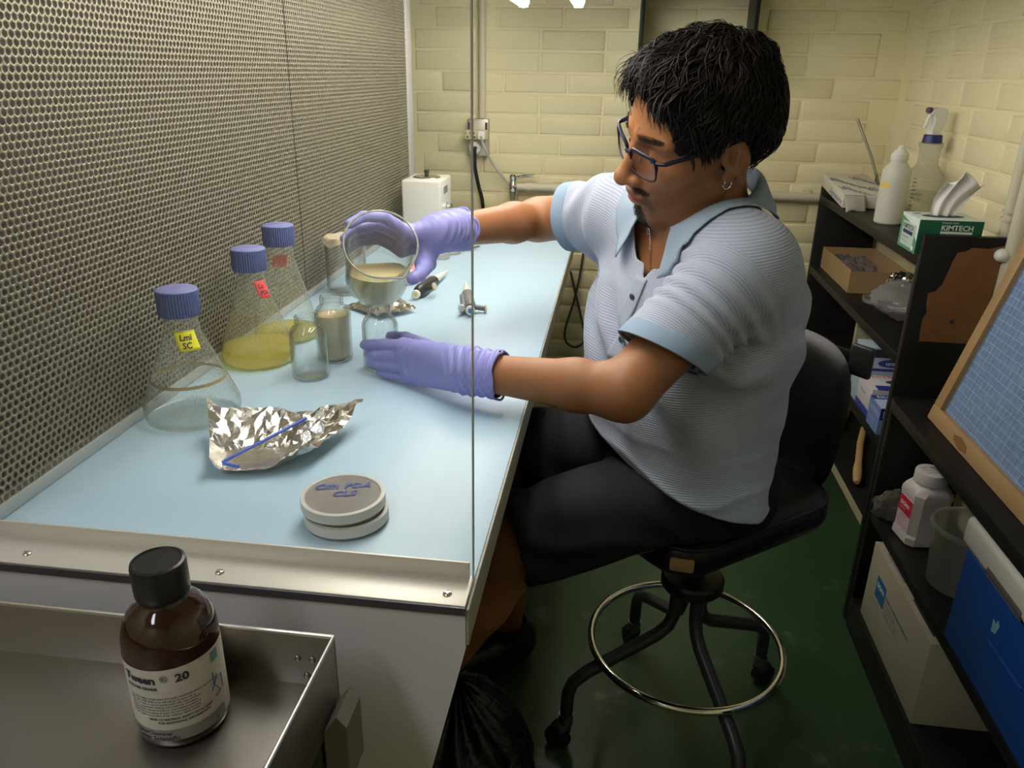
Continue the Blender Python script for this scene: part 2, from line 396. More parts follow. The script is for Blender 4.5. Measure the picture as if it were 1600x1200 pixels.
# ------------------------------------------------------------------ glassware and tools on the blue worktop
from mathutils import noise as NZ
G_CLEAR = glass('flask_glass', (0.98, 0.985, 0.97), (0.50, 0.52, 0.42), 1.5, haze=0.02, hazecol=(0.75, 0.74, 0.62), blend=0.33)
G_DROPS = glass('flask_glass_droplets', (0.97, 0.975, 0.955), (0.50, 0.52, 0.40), 1.5, haze=0.09, hazecol=(0.80, 0.79, 0.68), blend=0.33, spots=0.55)
G_JAR = glass('jar_glass', (0.985, 0.99, 0.985), (0.34, 0.38, 0.35), 1.8, blend=0.36)
G_BEAKER = glass('beaker_glass', (0.98, 0.985, 0.98), (0.42, 0.45, 0.42), 1.6, haze=0.02, blend=0.35)
G_YELLOW = glass('yellow_broth', (0.985, 0.95, 0.58), (0.88, 0.74, 0.22), 1.3, haze=0.27, hazecol=(1.0, 0.86, 0.30), blend=0.4)
G_PALE = glass('pale_medium', (0.96, 0.965, 0.90), (0.84, 0.84, 0.72), 0.8, haze=0.03, hazecol=(0.80, 0.80, 0.66), blend=0.35)
M_MILK = mat('cloudy_suspension', (0.74, 0.66, 0.43), 0.15, sub=0.5)
M_CAP = mat('blue_screw_cap', (0.080, 0.105, 0.28), 0.45, sub=0.0)
M_CAPTOP = mat('blue_cap_top', (0.18, 0.19, 0.42), 0.5)
M_YTAPE = mat('yellow_tape', (0.86, 0.78, 0.03), 0.5)
M_RTAPE = mat('red_tape', (0.86, 0.06, 0.07), 0.5)

def ribbed_cap(parent, z0, r, h, nr=44):
    mb = MB(); n = nr*2
    prof = [(r*0.97, 0), (r, .002), (r, h-.004), (r*0.985, h-.001), (r*.955, h)]
    rings = []
    for k, (rr, z) in enumerate(prof):
        rings.append([mb.bm.verts.new(((rr-(0.0011 if (i % 2 and k < 3) else 0))*math.cos(2*PI*i/n), (rr-(0.0011 if (i % 2 and k < 3) else 0))*math.sin(2*PI*i/n), z0+z)) for i in range(n)])
    for A, B in zip(rings, rings[1:]):
        for i in range(n): mb.bm.faces.new((A[i], A[(i+1) % n], B[(i+1) % n], B[i]))
    c = mb.build('cap', M_CAP, parent, ang=25)
    MB().lathe([(r*.955, z0+h-.0002), (r*.90, z0+h+.0008), (0, z0+h+.0009)], 40).build('cap_top', M_CAPTOP, c)
    lettering([('2 5', -.007, -.002, .006, {})], lambda x, y: Vector((x, y, z0+h+.0013)), M_INK, c)
    return c

def flask(name, label, x, y, rb, h, liquid=None, liqh=0.0, drops=True, tape=None, tlines=None, taz=0.0, tz=0.12, tw=0.026, th=0.024, ring=None, rz=0.0):
    t = thing(name, label, 'flask', (x, y, BZ), rz, 'conical flasks along the perforated wall')
    rn = 0.0225; zn = h-0.042
    out = [(0, .0012), (rb*.55, .0008), (rb*.86, 0), (rb*.965, .004), (rb, .014), (rb*.985, .026)]
    k = 10
    for i in range(1, k+1):
        u = i/k; out.append((rb*.985+(rn-rb*.985)*u, .026+(zn-.014-.026)*u))
    out += [(rn-.0004, zn-.005), (rn-.001, zn), (rn, zn+.006), (rn+.002, zn+.009), (rn+.002, zn+.012), (rn-.001, zn+.014), (rn-.001, h-.006)]
    MB().lathe(out, 56).build('body', G_DROPS if drops else G_CLEAR, t, ang=180)
    if liquid is not None:
        z1 = liqh; pr = [(0, .003), (rb*.84, .0025), (rb*.945, .006), (rb*.98, .014)]
        zt = max(z1, .0145)
        rt = rb*.985+(rn-rb*.985)*max(0, (zt-.026)/(zn-.04))-.0018
        if zt > .026: pr.append((rb*.968, .026))
        pr += [(rt, zt), (rt-.002, zt-.0006), (0, zt-.0008)]
        MB().lathe(pr, 48).build('liquid', liquid, t, ang=50)
    if ring:
        rr = rb*.985+(rn-rb*.985)*((ring-.026)/(zn-.04))-.001
        MB().lathe([(rr, ring-.0022), (rr-.0006, ring), (rr-.0012, ring+.0022)], 56).build('residue_ring', mat('tan_residue_'+name, (0.42, 0.32, 0.16), 0.7), t)
    ribbed_cap(t, h-.034, 0.0268, .034)
    if tape:
        sl = (rn-rb*.985)/(zn-.04)
        def f(u, v):
            z = tz+(v-.5)*th; r_ = rb*.985+sl*(z-.026)+.0007; a = taz+(u-.5)*tw/r_+(v-.5)*-.18
            return Vector((r_*math.cos(a), r_*math.sin(a), z))
        tp = MB().grid(f, 8, 6).build('tape_label', tape, t, ang=180, solid=.0003)
        fn = lambda X, Y: f(.5+X/tw, .5+Y/th)+Vector((math.cos(taz), math.sin(taz), 0))*.0006
        lettering([(s, a, b, c, dict(bold=.0003, shear=.25)) for s, a, b, c, *_ in tlines], fn, M_INK, tp)
    return t

A = lambda px, py: math.atan2(py, px)
flask('conical_flask', 'nearest blue-capped conical flask, empty, with yellow tape and a tan residue ring', -.557, .925, .0635, .180, None, .0, True, M_YTAPE,
      [('Lmi', -.009, .001, .0105, {}), ('SC', -.009, -.009, .0105, {})], R(-50), .116, .027, .025, ring=.058)
flask('conical_flask', 'middle blue-capped conical flask with yellow broth in it and red tape on its side', -.563, 1.150, .0585, .186, G_YELLOW, .028, True, M_RTAPE,
      [('Lu', -.007, .002, .009, {}), ('PDa', -.008, -.008, .009, {})], R(-24), .124, .020, .027)
flask('conical_flask', 'farthest blue-capped conical flask, misted, with pale yellow medium and red tape showing through its back', -.566, 1.275, .0555, .200, G_YELLOW, .016, True, M_RTAPE,
      [('Lu', -.007, .002, .009, {})], R(118), .132, .026, .022)

# small glass jars
def jar(label, x, y, z=BZ, r=.0285, h=.100, liquid=None, liqh=0.0, rz=0.0):
    t = thing('glass_jar', label, 'jar', (x, y, z), rz, 'small glass jars on the worktop')
    rn = r*.60
    pr = [(0, .0022), (r*.5, .0012), (r*.86, 0), (r*.97, .002), (r, .006), (r, h-.033), (r*.985, h-.029), (r*.93, h-.024), (r*.80, h-.0185), (r*.66, h-.0155), (rn, h-.014), (rn+.0012, h-.0125),
          (rn+.0016, h-.011), (rn+.0004, h-.0095), (rn+.0014, h-.0075), (rn+.0016, h-.0065), (rn+.0004, h-.005), (rn+.0014, h-.003), (rn+.0008, h-.0006), (rn-.0008, h), (rn-.0022, h-.001),
          (rn-.0026, h-.012), (r*.6, h-.018), (r*.88, h-.027), (r-.0028, h-.034), (r-.0028, .008), (r*.82, .0042), (0, .0048)]
    MB().lathe(pr, 48).build('body', G_JAR, t, ang=180)
    if liquid is not None:
        q = r-.0032
        MB().lathe([(0, .0055), (q*.85, .0055), (q, .010), (q, liqh-.0006), (q-.0012, liqh-.0012), (0, liqh-.0014)], 40).build('liquid', liquid, t, ang=50)
    return t
jar('empty clear glass jar nearest the camera in front of the cloudy jar', -.4535, 1.094)
jar('glass jar filled with cloudy tan liquid behind the empty jar', -.4440, 1.180, r=.0295, h=.108, liquid=M_MILK, liqh=.078)
jar('empty glass jar steadied by the gloved left hand', -.3560, 1.150, h=.104)

# standing beaker with a paper cover, near the perforated wall
t = thing('glass_beaker', 'standing glass beaker with tan paper cover behind the tilted beaker', 'beaker', (-.560, 1.590, BZ), 0)
MB().lathe([(0, .001), (.036, 0), (.041, .003), (.043, .012), (.043, .112), (.0455, .118), (.0460, .1195), (.0435, .118), (.0415, .112), (.0415, .012), (.036, .004), (0, .003)], 44).build('body', G_BEAKER, t, ang=180)
def fcov(u, v):
    a = u*2*PI; r = .047*v; rip = .0022*math.sin(a*7)*v**4
    z = .1205+.002*(1-v)-(max(0, v-.86)/.14)*.016*(0.6+.4*math.sin(a*3+1))
    return Vector(((r+rip*.5)*math.cos(a), (r+rip*.5)*math.sin(a), z+rip))
MB().grid(fcov, 48, 14).build('paper_cover', mat('tan_paper', (0.50, 0.42, 0.30), 0.7), t, ang=60)

# crumpled foils
M_FOIL = mat('aluminium_foil', (0.74, 0.71, 0.66), 0.24, 1.0, bump=(120, 0.4, 0.003))
def foil(name, label, fn, nu, nv, seed, amp, jit=.35, loc=(0, 0, 0)):
    rnd = random.Random(seed); mb = MB(); V = []
    for i in range(nu+1):
        row = []
        for j in range(nv+1):
            u = (i+(rnd.uniform(-jit, jit) if 0 < i < nu else 0))/nu; v = (j+(rnd.uniform(-jit, jit) if 0 < j < nv else 0))/nv
            p = fn(u, v, rnd); q = Vector((p.x*55+seed, p.y*55, 0))
            z = amp*(abs(NZ.noise(q))+.6*abs(NZ.noise(q*2.3))) * p.w if len(p) == 4 else 0
            row.append(mb.bm.verts.new((p.x, p.y, p.z+z+rnd.uniform(0, amp*.12)*p.w)))
        V.append(row)
    for i in range(nu):
        for j in range(nv):
            a, b, c, d = V[i][j], V[i+1][j], V[i+1][j+1], V[i][j+1]
            if rnd.random() < .5: mb.bm.faces.new((a, b, c)); mb.bm.faces.new((a, c, d))
            else: mb.bm.faces.new((a, b, d)); mb.bm.faces.new((b, c, d))
    o = mb.build(name, M_FOIL, None, loc, ang=14)
    return tag(o, label, 'foil')
def foil_shape(u, v, rnd):
    # u: left to right, v: front to back; curled front lip, flat bed, crumpled back flap leaning up, tip at the right
    fl = Vector((-.4500, .762)); fr = Vector((-.352, .790)); bl = Vector((-.505, .872)); brr = Vector((-.345, .918))
    f = fl.lerp(fr, u); b = bl.lerp(brr, u)
    f += Vector((-.1, -.9)).normalized()*(.010*math.sin(PI*u)); b += Vector((0, 1))*(.010*math.sin(PI*u*1.3))
    p = f.lerp(b, v); z = .0008
    if v < .12: z += .009*((.12-v)/.12)
    if v > .58: z += (.026*(1-u*.60)+.006)*((v-.58)/.42)**1.05
    if u < .10: z += .016*(.10-u)/.10
    if u > .72: z += .018*((u-.72)/.28)**1.3; p += Vector((.030, .020))*((u-.72)/.28)**1.2*(.35+.65*v)
    wgt = .16 + (1.0 if v > .58 else 0.0)*.9 + (1.1 if u > .7 else 0) + (.5 if v < .15 else 0)
    return Vector((p.x, p.y, z, wgt))
foil('foil_sheet', 'crumpled aluminium foil tray holding the blue spreader', foil_shape, 26, 22, 5, .008, loc=(0, 0, BZ))
def foil_flat(u, v, rnd):
    a = Vector((-.528, 1.470)); b = Vector((-.430, 1.395)); c = Vector((-.455, 1.555))
    p = a+(b-a)*u+(c-a)*v*(1-.25*u); w_ = .8
    return Vector((p.x, p.y, .001+.012*v*(1-u)+.006*u, w_))
foil('foil_sheet', 'flat crinkled piece of foil behind the cloudy jar', foil_flat, 14, 12, 11, .009, loc=(0, 0, BZ))

# blue L-shaped cell spreader lying on the foil
sp = MB().tube([(-.3755, .878, .9100), (-.409, .8325, .9000), (-.4415, .7885, .8905), (-.4448, .7838, .8892), (-.4425, .7815, .8888), (-.4215, .7765, .8885)], .0021, 10)
tag(sp.build('cell_spreader', mat('spreader_blue', (0.03, 0.10, 0.55), 0.35)), 'blue plastic L-shaped spreader lying on the crumpled foil', 'spreader')

# petri dishes
G_PETRI = glass('petri_plastic', (0.93, 0.93, 0.92), (0.62, 0.61, 0.60), 1.0, haze=0.22, hazecol=(0.80, 0.79, 0.77), blend=0.35)
M_PETRI_RIM = mat('petri_rim', (0.78, 0.76, 0.73), 0.3, trans=0.2)
M_AGAR = mat('grey_agar', (0.30, 0.28, 0.28), 0.06, spec=0.9, coat=1.0)
def petri(label, x, y, z, r=.0445, h=.0148, rz=0.0, write=None, tilt=(0, 0)):
    t = thing('petri_dish', label, 'petri dish', (x, y, z), group='stacked petri dishes', rot=(tilt[0], tilt[1], rz))
    MB().lathe([(0, .0012), (r*.95, 0), (r*.965, .001), (r*.965, h*.8), (r*.93, h*.8), (r*.93, .0015)], 56).build('base', G_PETRI, t, ang=40)
    MB().lathe([(0, .0016), (r*.925, .0016), (r*.925, h*.55), (0, h*.55)], 48).build('agar', M_AGAR, t, ang=40)
    ld = MB().lathe([(r*.975, h*.30), (r, h*.30), (r, h-.0012), (r*.99, h), (r*.90, h+.0004), (r*.885, h-.0004), (r*.885, h-.0009), (r*.975, h-.0018)], 64).build('lid_rim', M_PETRI_RIM, t, ang=50)
    tp = MB().lathe([(0, h-.0006), (r*.886, h-.0006)], 56).build('lid_top', mat('lid_gloss', (0.24, 0.225, 0.225), 0.05, spec=1.0, coat=0.6, ior=1.6), t)
    if write:
        lettering([(s, a, b, c, dict(shear=.25, bold=.0005, space=1.12)) for s, a, b, c, *_ in write], lambda X, Y: Vector((X, Y, h+.0002)), M_BLUEINK, tp)
    return t
petri('lower petri dish of the near stack of two', -.2620, .6965, BZ)
petri('upper petri dish of the near stack of two, with blue handwriting', -.2655, .6990, BZ+.0154, rz=R(14), tilt=(R(.6), R(-.4)), write=[('Cifn PDA', -.032, .012, .0140), ('CLS', -.012, -.004, .0140)])
def small_dish(label, x, y):
    t = thing('small_petri_dish', label, 'petri dish', (x, y, BZ), 0, 'small dishes at the far end of the worktop')
    MB().lathe([(0, .001), (.024, 0), (.025, .001), (.025, .013), (.024, .013), (.024, .002)], 36).build('base', G_PETRI, t, ang=40)
    MB().lathe([(.0255, .004), (.0262, .004), (.0262, .0145), (.0255, .0152), (0, .0152)], 36).build('lid', glass('dish_lid', (.95, .94, .92), (.8, .78, .75), .7, haze=.35, hazecol=(.85, .8, .75)), t, ang=40)
small_dish('small lidded petri dish nearer the pipettes', -.4336, 1.945)
small_dish('small lidded petri dish farther back, in front of the forceps', -.4160, 2.006)

# forceps
fc = MB()
fc.tube([(-.4600, 2.030, .8845), (-.41, 2.047, .8865), (-.352, 2.068, .8885)], [.0008, .0022, .0030], 8)
fc.tube([(-.4010, 1.990, .8835), (-.376, 2.030, .8855), (-.352, 2.068, .8885)], [.0008, .0022, .0030], 8)
tag(fc.build('forceps', M_CHROME), 'thin steel forceps lying open by the small dishes', 'forceps')

# printed tube lying behind the tilted beaker
t = thing('capped_tube', 'white and pink labelled tube lying behind the raised beaker', 'tube', (-.4431, 1.665, BZ+.0165), rot=(0, 0, R(94.9)))
MB().cyl((0, 0, 0), (.165, 0, 0), .016, n=28).build('body', mat('lilac_white_label', (0.72, 0.64, 0.68), 0.4), t)
MB().cyl((.020, 0, 0), (.060, 0, 0), .01625, n=28).build('pink_band', mat('pink_band', (0.80, 0.22, 0.28), 0.4), t)
MB().lathe([(0, 0), (.0165, 0), (.0168, .004), (.0165, .034), (.014, .038), (0, .039)], 28, Matrix.Translation((.168, 0, 0)) @ Matrix.Rotation(PI/2, 4, 'Y')).build('cap', mat('cream_cap', (0.78, 0.74, 0.62), 0.4), t)

# micropipettes
M_PIPB = mat('pipette_black', (0.016, 0.017, 0.022), 0.32)
M_PIPG = mat('pipette_grey', (0.16, 0.16, 0.18), 0.38)
M_LABEL = mat('cream_label', (0.62, 0.57, 0.42), 0.45)
def pipette(label, p0, p1, knobcol, bodym, roll, extra=False):
    p0 = Vector(p0); p1 = Vector(p1); d = (p1-p0); yaw = math.atan2(d.y, d.x)
    t = thing('micropipette', label, 'pipette', p0, rot=(roll, 0, yaw), group='micropipettes on the worktop')
    X = Matrix.Rotation(PI/2, 4, 'Y')
    def L(name, prof, m, off=(0, 0, 0), n=24, sq=1.0, ang=35):
        return MB().lathe(prof, n, Matrix.Translation(off) @ X, squash=sq).build(name, m, t, ang=ang)
    kb = L('plunger_button', [(0, 0), (.0080, 0), (.0092, .0012), (.0092, .006), (.0075, .0075), (.0045, .008), (.0045, .018)], M_WHITEPL)
    MB().lathe([(0, -.0004), (.0046, -.0004), (.0046, .0006)], 20, X).build('button_disc', knobcol, kb)
    L('handle', [(0, .016), (.0105, .016), (.0135, .020), (.0150, .035), (.0142, .060), (.0138, .085), (.0142, .105), (.0132, .112), (.0100, .114)], bodym, sq=.82)
    MB().box((.034, .016, 0), (.012, .030, .010), bev=.004, seg=3).build('finger_hook', bodym, t)
    MB().lathe([(0, 0), (.0080, 0), (.0086, .001), (.0086, .004), (0, .005)], 20, Matrix.Translation((.034, .0305, 0)) @ Matrix.Rotation(-PI/2, 4, 'X')).build('hook_disc', M_LABEL, t)
    MB().lathe([(.0146, .062), (.0147, .064), (.0144, .083), (.0143, .085)], 16, X, a0=R(130), a1=R(230), squash=.85).build('label', M_LABEL, t)
    L('collar', [(.0112, .112), (.0120, .1135), (.0120, .120), (.0104, .1225)], bodym)
    L('shaft', [(.0088, .122), (.0084, .126), (.0068, .165), (.0050, .188), (.0042, .192)], M_WHITEPL)
    L('tip_cone', [(.0044, .191), (.0046, .194), (.0036, .199), (.0030, .210), (.0024, .222), (0, .2225)], mat('pipette_tip_clear', (.80, .79, .76), .3))
    if extra:
        MB().lathe([(0, 0), (.0060, 0), (.0068, .001), (.0068, .010), (0, .011)], 20, Matrix.Translation((.010, -.0165, .001)) @ X).build('ejector_button', mat('ejector_grey', (.55, .54, .55), .4), t)
        MB().box((.060, -.0125, 0), (.085, .010, .012), bev=.004, seg=3).build('ejector_arm', bodym, t)
    return t
pipette('black micropipette with yellow button disc, to the left of the other', (-.3985, 1.546, BZ+.0128), (-.3765, 1.762, BZ+.0128), mat('button_yellow', (.70, .58, .10), .4), M_PIPB, R(160))
pipette('grey black micropipette with blue button disc beside the pane edge', (-.2640, 1.446, BZ+.0140), (-.3140, 1.660, BZ+.0140), mat('button_blue', (.05, .17, .45), .4), M_PIPG, R(190), True)

# white bead steriliser at the far end
t = thing('bead_steriliser', 'white enamelled box with round steel lid at the far end of the worktop', 'steriliser', (-.530, 2.225, BZ))
MB().bb(-.055, .055, -.075, .075, .006, .166, bev=.006, seg=3).build('housing', mat('white_enamel', (.80, .77, .70), .3), t)
ld = MB().lathe([(0, .1720), (.034, .1700), (.039, .1672), (.040, .1660), (.036, .1655)], 40).build('lid', M_CHROME, t)
MB().lathe([(0, .186), (.007, .186), (.008, .184), (.0065, .178), (.0055, .171)], 20).build('lid_knob', M_BLACKPL, ld)
dl = MB().lathe([(.016, 0), (.016, .004), (.013, .005), (.013, .016), (.011, .018), (0, .018)], 28, Matrix.Translation((.0548, -.005, .085)) @ Matrix.Rotation(PI/2, 4, 'Y')).build('dial', M_CHROME, t)
for k in range(5): MB().bb(.0546, .0554, -.03+k*.011, -.024+k*.011, .125, .145).build('vent_slot', M_INK, t)
for sx in (-.045, .045):
    for sy in (-.062, .062): MB().cyl((sx, sy, 0), (sx, sy, .007), .008, n=12).build('foot', M_BLACKPL, t)

# ------------------------------------------------------------------ steel cart with the brown bottle
TZ = .83
cart = thing('steel_cart', 'stainless steel cart tray below the near end of the bench', 'cart', (-.42, .30, 0))
def C_(mb): mb.bm.transform(Matrix.Translation((.42, -.30, 0))); return mb
CX0, CX1, CY0, CY1 = -.90, -.211, -.15, .512
C_(MB().bb(CX0, CX1, CY0, CY1, TZ-.0025, TZ)).build('tray_floor', M_STEEL, cart)
for nm, a in (('tray_rim', (CX0, CX1, CY1-.0025, CY1, TZ-.02, TZ+.052)), ('tray_rim', (CX1-.0025, CX1, CY0, CY1-.0026, TZ-.02, TZ+.052)), ('tray_rim', (CX0, CX1-.0026, CY0, CY0+.0025, TZ-.02, TZ+.052)), ('tray_rim', (CX0, CX0+.0025, CY0+.0026, CY1-.0026, TZ-.02, TZ+.052))):
    C_(MB().bb(*a, bev=.0008)).build(nm, M_STEEL, cart)
C_(MB().tube([(CX0, CY1-.0012, TZ+.053), (CX1-.0012, CY1-.0012, TZ+.053), (CX1-.0012, CY0, TZ+.053)], .0022, 8)).build('rolled_edge', mat('bright_steel', (.72, .69, .64), .3, 1.0), cart)
for k, (sx, sz) in enumerate(((-.245, .028), (-.232, .028), (-.238, .010))):
    C_(MB().ell((sx, CY1-.003, TZ+sz), (.0030, .0015, .0030), 12, 8)).build('rivet', M_STEEL, cart)
for lx, ly in ((-.228, .488), (-.885, .488), (-.228, -.12), (-.885, -.12)):
    C_(MB().bb(lx-.012, lx+.012, ly-.012, ly+.012, .055, TZ-.003, bev=.002)).build('leg', mat('dark_steel', (.10, .10, .10), .45, .7), cart)
    w_ = C_(MB().cyl((lx-.012, ly, .045), (lx+.012, ly, .045), .045, n=24)).build('caster', M_BLACKPL, cart)
# corner bumper bracket
C_(MB().prism([(0, 0), (.020, 0), (.020, .062), (.012, .072), (0, .055)], .036, Matrix(((1, 0, 0, -.2105), (0, 0, 1, .470), (0, 1, 0, TZ-.065), (0, 0, 0, 1))))).build('corner_bumper', mat('grey_rubber', (.16, .16, .14), .6), cart, ang=30)

# brown reagent bottle
t = thing('brown_bottle', 'brown glass reagent bottle with black cap and printed white label on the steel cart tray', 'bottle', (-.3245, .4600, TZ)); t.scale = (.86, .86, .86)
r = .0415
M_AMBER = mat('amber_glass', (.030, .008, .004), .08, spec=.6, coat=.4)
MB().lathe([(0, .003), (r*.7, .001), (r*.88, 0), (r*.97, .004), (r, .010), (r, .100), (r*.985, .108), (r*.93, .118), (r*.82, .127), (r*.66, .135), (.0215, .139), (.0200, .142), (.0200, .148)], 64).build('body', M_AMBER, t, ang=180)
cp = MB(); n = 96
prof = [(.0222, .1445), (.0232, .1460), (.0236, .152), (.0236, .174), (.0228, .1775), (.0205, .1785), (.0195, .1772), (0, .1770)]
cp.lathe(prof, 64).build('cap', M_BLACKPL, t, ang=30)
la0 = R(-200); la1 = R(74)
def lab(u, v): a = la0+(la1-la0)*u; return Vector(((r+.0004)*math.cos(a), (r+.0004)*math.sin(a), .0125+v*.080))
M_LABELW = mat('aged_white_label', (.64, .60, .56), .55, noise=(22, .35, (.52, .45, .33)))
lb = MB().grid(lab, 60, 3).build('label', M_LABELW, t, ang=180)
def wrap(rr=r+.0008, a0=R(-128)): return lambda x, y: Vector((rr*math.cos(a0+x/r), rr*math.sin(a0+x/r), .0125+y))
W = wrap()
MB().grid(lambda u, v: W(-.035+u*.128, .0005+v*.0125), 50, 1).build('label_band', mat('label_grey_band', (.27, .26, .25), .5), lb, ang=180)
W = wrap(r+.0010)
lettering([('Tween', .002, .0655, .0118, dict(bold=.0004, space=.95)), ('\u00ae', .0375, .0675, .0092, {}), ('20', .0500, .0655, .0118, dict(bold=.0004)),
           ('ENZYME GRADE', .0035, .0585, .0042, dict(bold=.00015)), ('6', .0800, .0030, .0065, {})], W, M_INK, lb)
small = ['CAUTION: MAY CAUSE SKIN, EYE AND DIGESTIVE TRACT IRRITATION', 'FIRST AID: EYES: SKIN: rinse with plenty of water, for at', 'least 15 minutes. In case of contact wash with soap and water.', 'Remove contaminated clothing. Call a physician if irritated.',
         'INHALATION: remove to fresh air. Get medical attention if', 'INGESTION: drink plenty of water. Do not induce vomiting.', 'Target Organs: none known. Keep container tightly closed.']
ln = [(s, .005, .0480-k*.0031, .00255, dict(bold=.00004)) for k, s in enumerate(small)]
ln += [('REFER TO MATERIAL SAFETY DATA SHEET', .022, .0245, .0030, dict(bold=.0001)), ('FOR ADDITIONAL INFORMATION', .030, .0205, .0030, dict(bold=.0001))]
lettering(ln, W, M_INK, lb)
lettering([('FisherChemical', .004, .0072, .0058, dict(bold=.00012)), ('Fisher Scientific', .004, .0012, .0068, dict(bold=.00015))], W, M_INK, lb)
MB().grid(lambda u, v: W(.002+u*.075, .0555+v*.0004), 30, 1).build('rule_line', M_LABEL, lb, ang=180)
# pictogram: blue line figure on the label's right side
pic = MB()
for a, b in (((.083, .055), (.083, .042)), ((.083, .042), (.090, .030)), ((.090, .030), (.083, .028)), ((.086, .046), (.094, .046)), ((.094, .046), (.094, .030)), ((.080, .036), (.088, .050))):
    for k in range(6):
        pass
    P = [W(a[0]+(b[0]-a[0])*k/6, a[1]+(b[1]-a[1])*k/6) for k in range(7)]
    pic.tube(P, .0004, 5)
pic.build('pictogram', M_BLUEINK, lb)
W2 = wrap(r+.0009)
MB().grid(lambda u, v: W2(.083+u*.010, .066+v*.011), 10, 2).build('blue_mark', mat('blue_green_mark', (.15, .28, .30), .5), lb, ang=180)

# ------------------------------------------------------------------ black bin bag under the bench
def bagf(u, v):
    a = u*2*PI; z = v; r_ = .135*(math.sin(min(1, (1-z)*1.05)*PI*.5)**.55)*(.75+.25*z)*(1 if z < .98 else .6)
    r_ = .15*(1-.35*z)*(1-(z**6))+.012
    f = .010*NZ.noise(Vector((math.cos(a)*2.2, math.sin(a)*2.2, z*1.5)))+.008*math.sin(a*13+4*NZ.noise(Vector((math.cos(a), math.sin(a), z*3))))*(.3+z)
    return Vector(((r_+f)*math.cos(a), (r_+f)*math.sin(a), z*.36+.002))
tb = MB().grid(bagf, 96, 40).build('bin_bag', mat('black_bag_film', (.008, .008, .009), .22, bump=(60, .8, .006)), None, (-.215, 1.03, 0), ang=180)
tag(tb, 'shiny black plastic bin bag on the floor under the bench', 'bag')
# ------------------------------------------------------------------ back wall fixtures
def pipe_thing(name, label, cat, path, r, m=M_CREAM): 
    return tag(MB().tube(path, r, 16).build(name, m), label, cat)
pipe_thing('wall_conduit', 'cream painted vertical conduit running up from the outlet box', 'conduit', [(-.4640, 2.781, 1.178), (-.4640, 2.781, 2.54)], .0125)
t = thing('gas_pipe', 'cream painted horizontal pipe along the brick wall, ending in a chrome tap', 'pipe', (-.31, 2.765, .955))
MB().tube([(-.035, 0, 0), (.30, 0, 0), (1.187, .004, -.004)], .0145, 16).build('pipe', M_CREAM, t)
for cx in (.015, .11, .62): MB().cyl((cx-.012, 0, 0), (cx+.012, 0, 0), .0185, n=20).build('coupling', M_CREAM, t)
for cx in (.30, .95): MB().bb(cx-.012, cx+.012, .010, .0345, -.02, .02, bev=.003).build('pipe_clip', M_CREAM, t)
v = MB().lathe([(0, -.055), (.010, -.055), (.011, -.03), (.0155, -.022), (.0155, .012), (.011, .02), (.0125, .028), (.014, .036), (.009, .043), (0, .044)], 24, Matrix.Translation((-.040, -.012, 0))).build('tap_body', M_CHROME, t)
MB().tube([(-.040, -.012, .034), (-.016, -.018, .036), (.0, -.020, .041), (.036, -.022, .043)], [.006, .007, .008, .0065], 12, flat=.55).build('tap_lever', M_CHROME, v)

t = thing('outlet_box', 'grey metal outlet box with an ivory adaptor on the brick wall', 'outlet', (-.476, 2.80, 1.115))
MB().bb(-.036, .036, -.040, -.002, -.061, .061, bev=.004).build('box', mat('galvanised_box', (.52, .50, .45), .4, .6), t)
MB().bb(-.030, .030, -.0425, -.040, -.056, .056, bev=.002).build('cover_plate', mat('cover_plate', (.60, .56, .47), .4, .3), t)
MB().bb(-.033, -.026, -.0435, -.041, .022, .050).build('dark_slot', M_INK, t); MB().bb(.026, .033, -.0435, -.041, .022, .050).build('dark_slot', M_INK, t)
ad = MB().bb(-.042, .036, -.068, -.041, -.004, .027, bev=.003).build('adaptor', mat('ivory_plastic', (.68, .60, .36), .4), t)
for sx in (-.036, -.022, -.008):
    MB().bb(sx-.0012, sx+.0012, -.0686, -.0676, .012, .021).build('socket_slot', M_INK, ad)
for sx in (-.030, -.006):
    MB().bb(sx-.003, sx+.003, -.0686, -.0676, .001, .007).build('socket_slot', M_INK, ad)
MB().bb(.008, .034, -.095, -.068, -.002, .026, bev=.004).build('plug', M_WHITEPL, t)
rd = MB().lathe([(0, 0), (.019, 0), (.021, .004), (.019, .016), (.012, .020), (0, .020)], 28, Matrix.Translation((-.006, -.0425, -.032)) @ Matrix.Rotation(PI/2, 4, 'X')).build('round_plug', M_WHITEPL, t)
MB().ell((-.006, -.064, -.032), (.009, .003, .006), 16, 8).build('plug_hole', M_INK, rd)

def cable(name, label, path, r, m):
    P = [Vector(p) for p in path]; out = []
    for i in range(len(P)-1):
        p0 = P[max(0, i-1)]; p1 = P[i]; p2 = P[i+1]; p3 = P[min(len(P)-1, i+2)]
        for k in range(8):
            s = k/8; out.append(.5*((2*p1)+(p2-p0)*s+(2*p0-5*p1+4*p2-p3)*s*s+(3*p1-p0-3*p2+p3)*s**3))
    out.append(P[-1])
    return tag(MB().tube(out, r, 10).build(name, m), label, 'cable')
M_GREYCORD = mat('grey_cord', (.50, .49, .45), .45)
cable('power_cord', 'light grey cord slanting down from the outlet adaptor', [(-.455, 2.705, 1.125), (-.448, 2.72, 1.09), (-.415, 2.76, 1.02), (-.355, 2.775, .945), (-.335, 2.785, .88), (-.335, 2.785, .80)], .0042, M_GREYCORD)
cable('power_cord', 'black cord hanging from the outlet behind the pane edge', [(-.482, 2.735, 1.08), (-.484, 2.75, 1.02), (-.474, 2.77, .95), (-.462, 2.775, .90), (-.455, 2.78, .80)], .0065, M_BLACKPL)
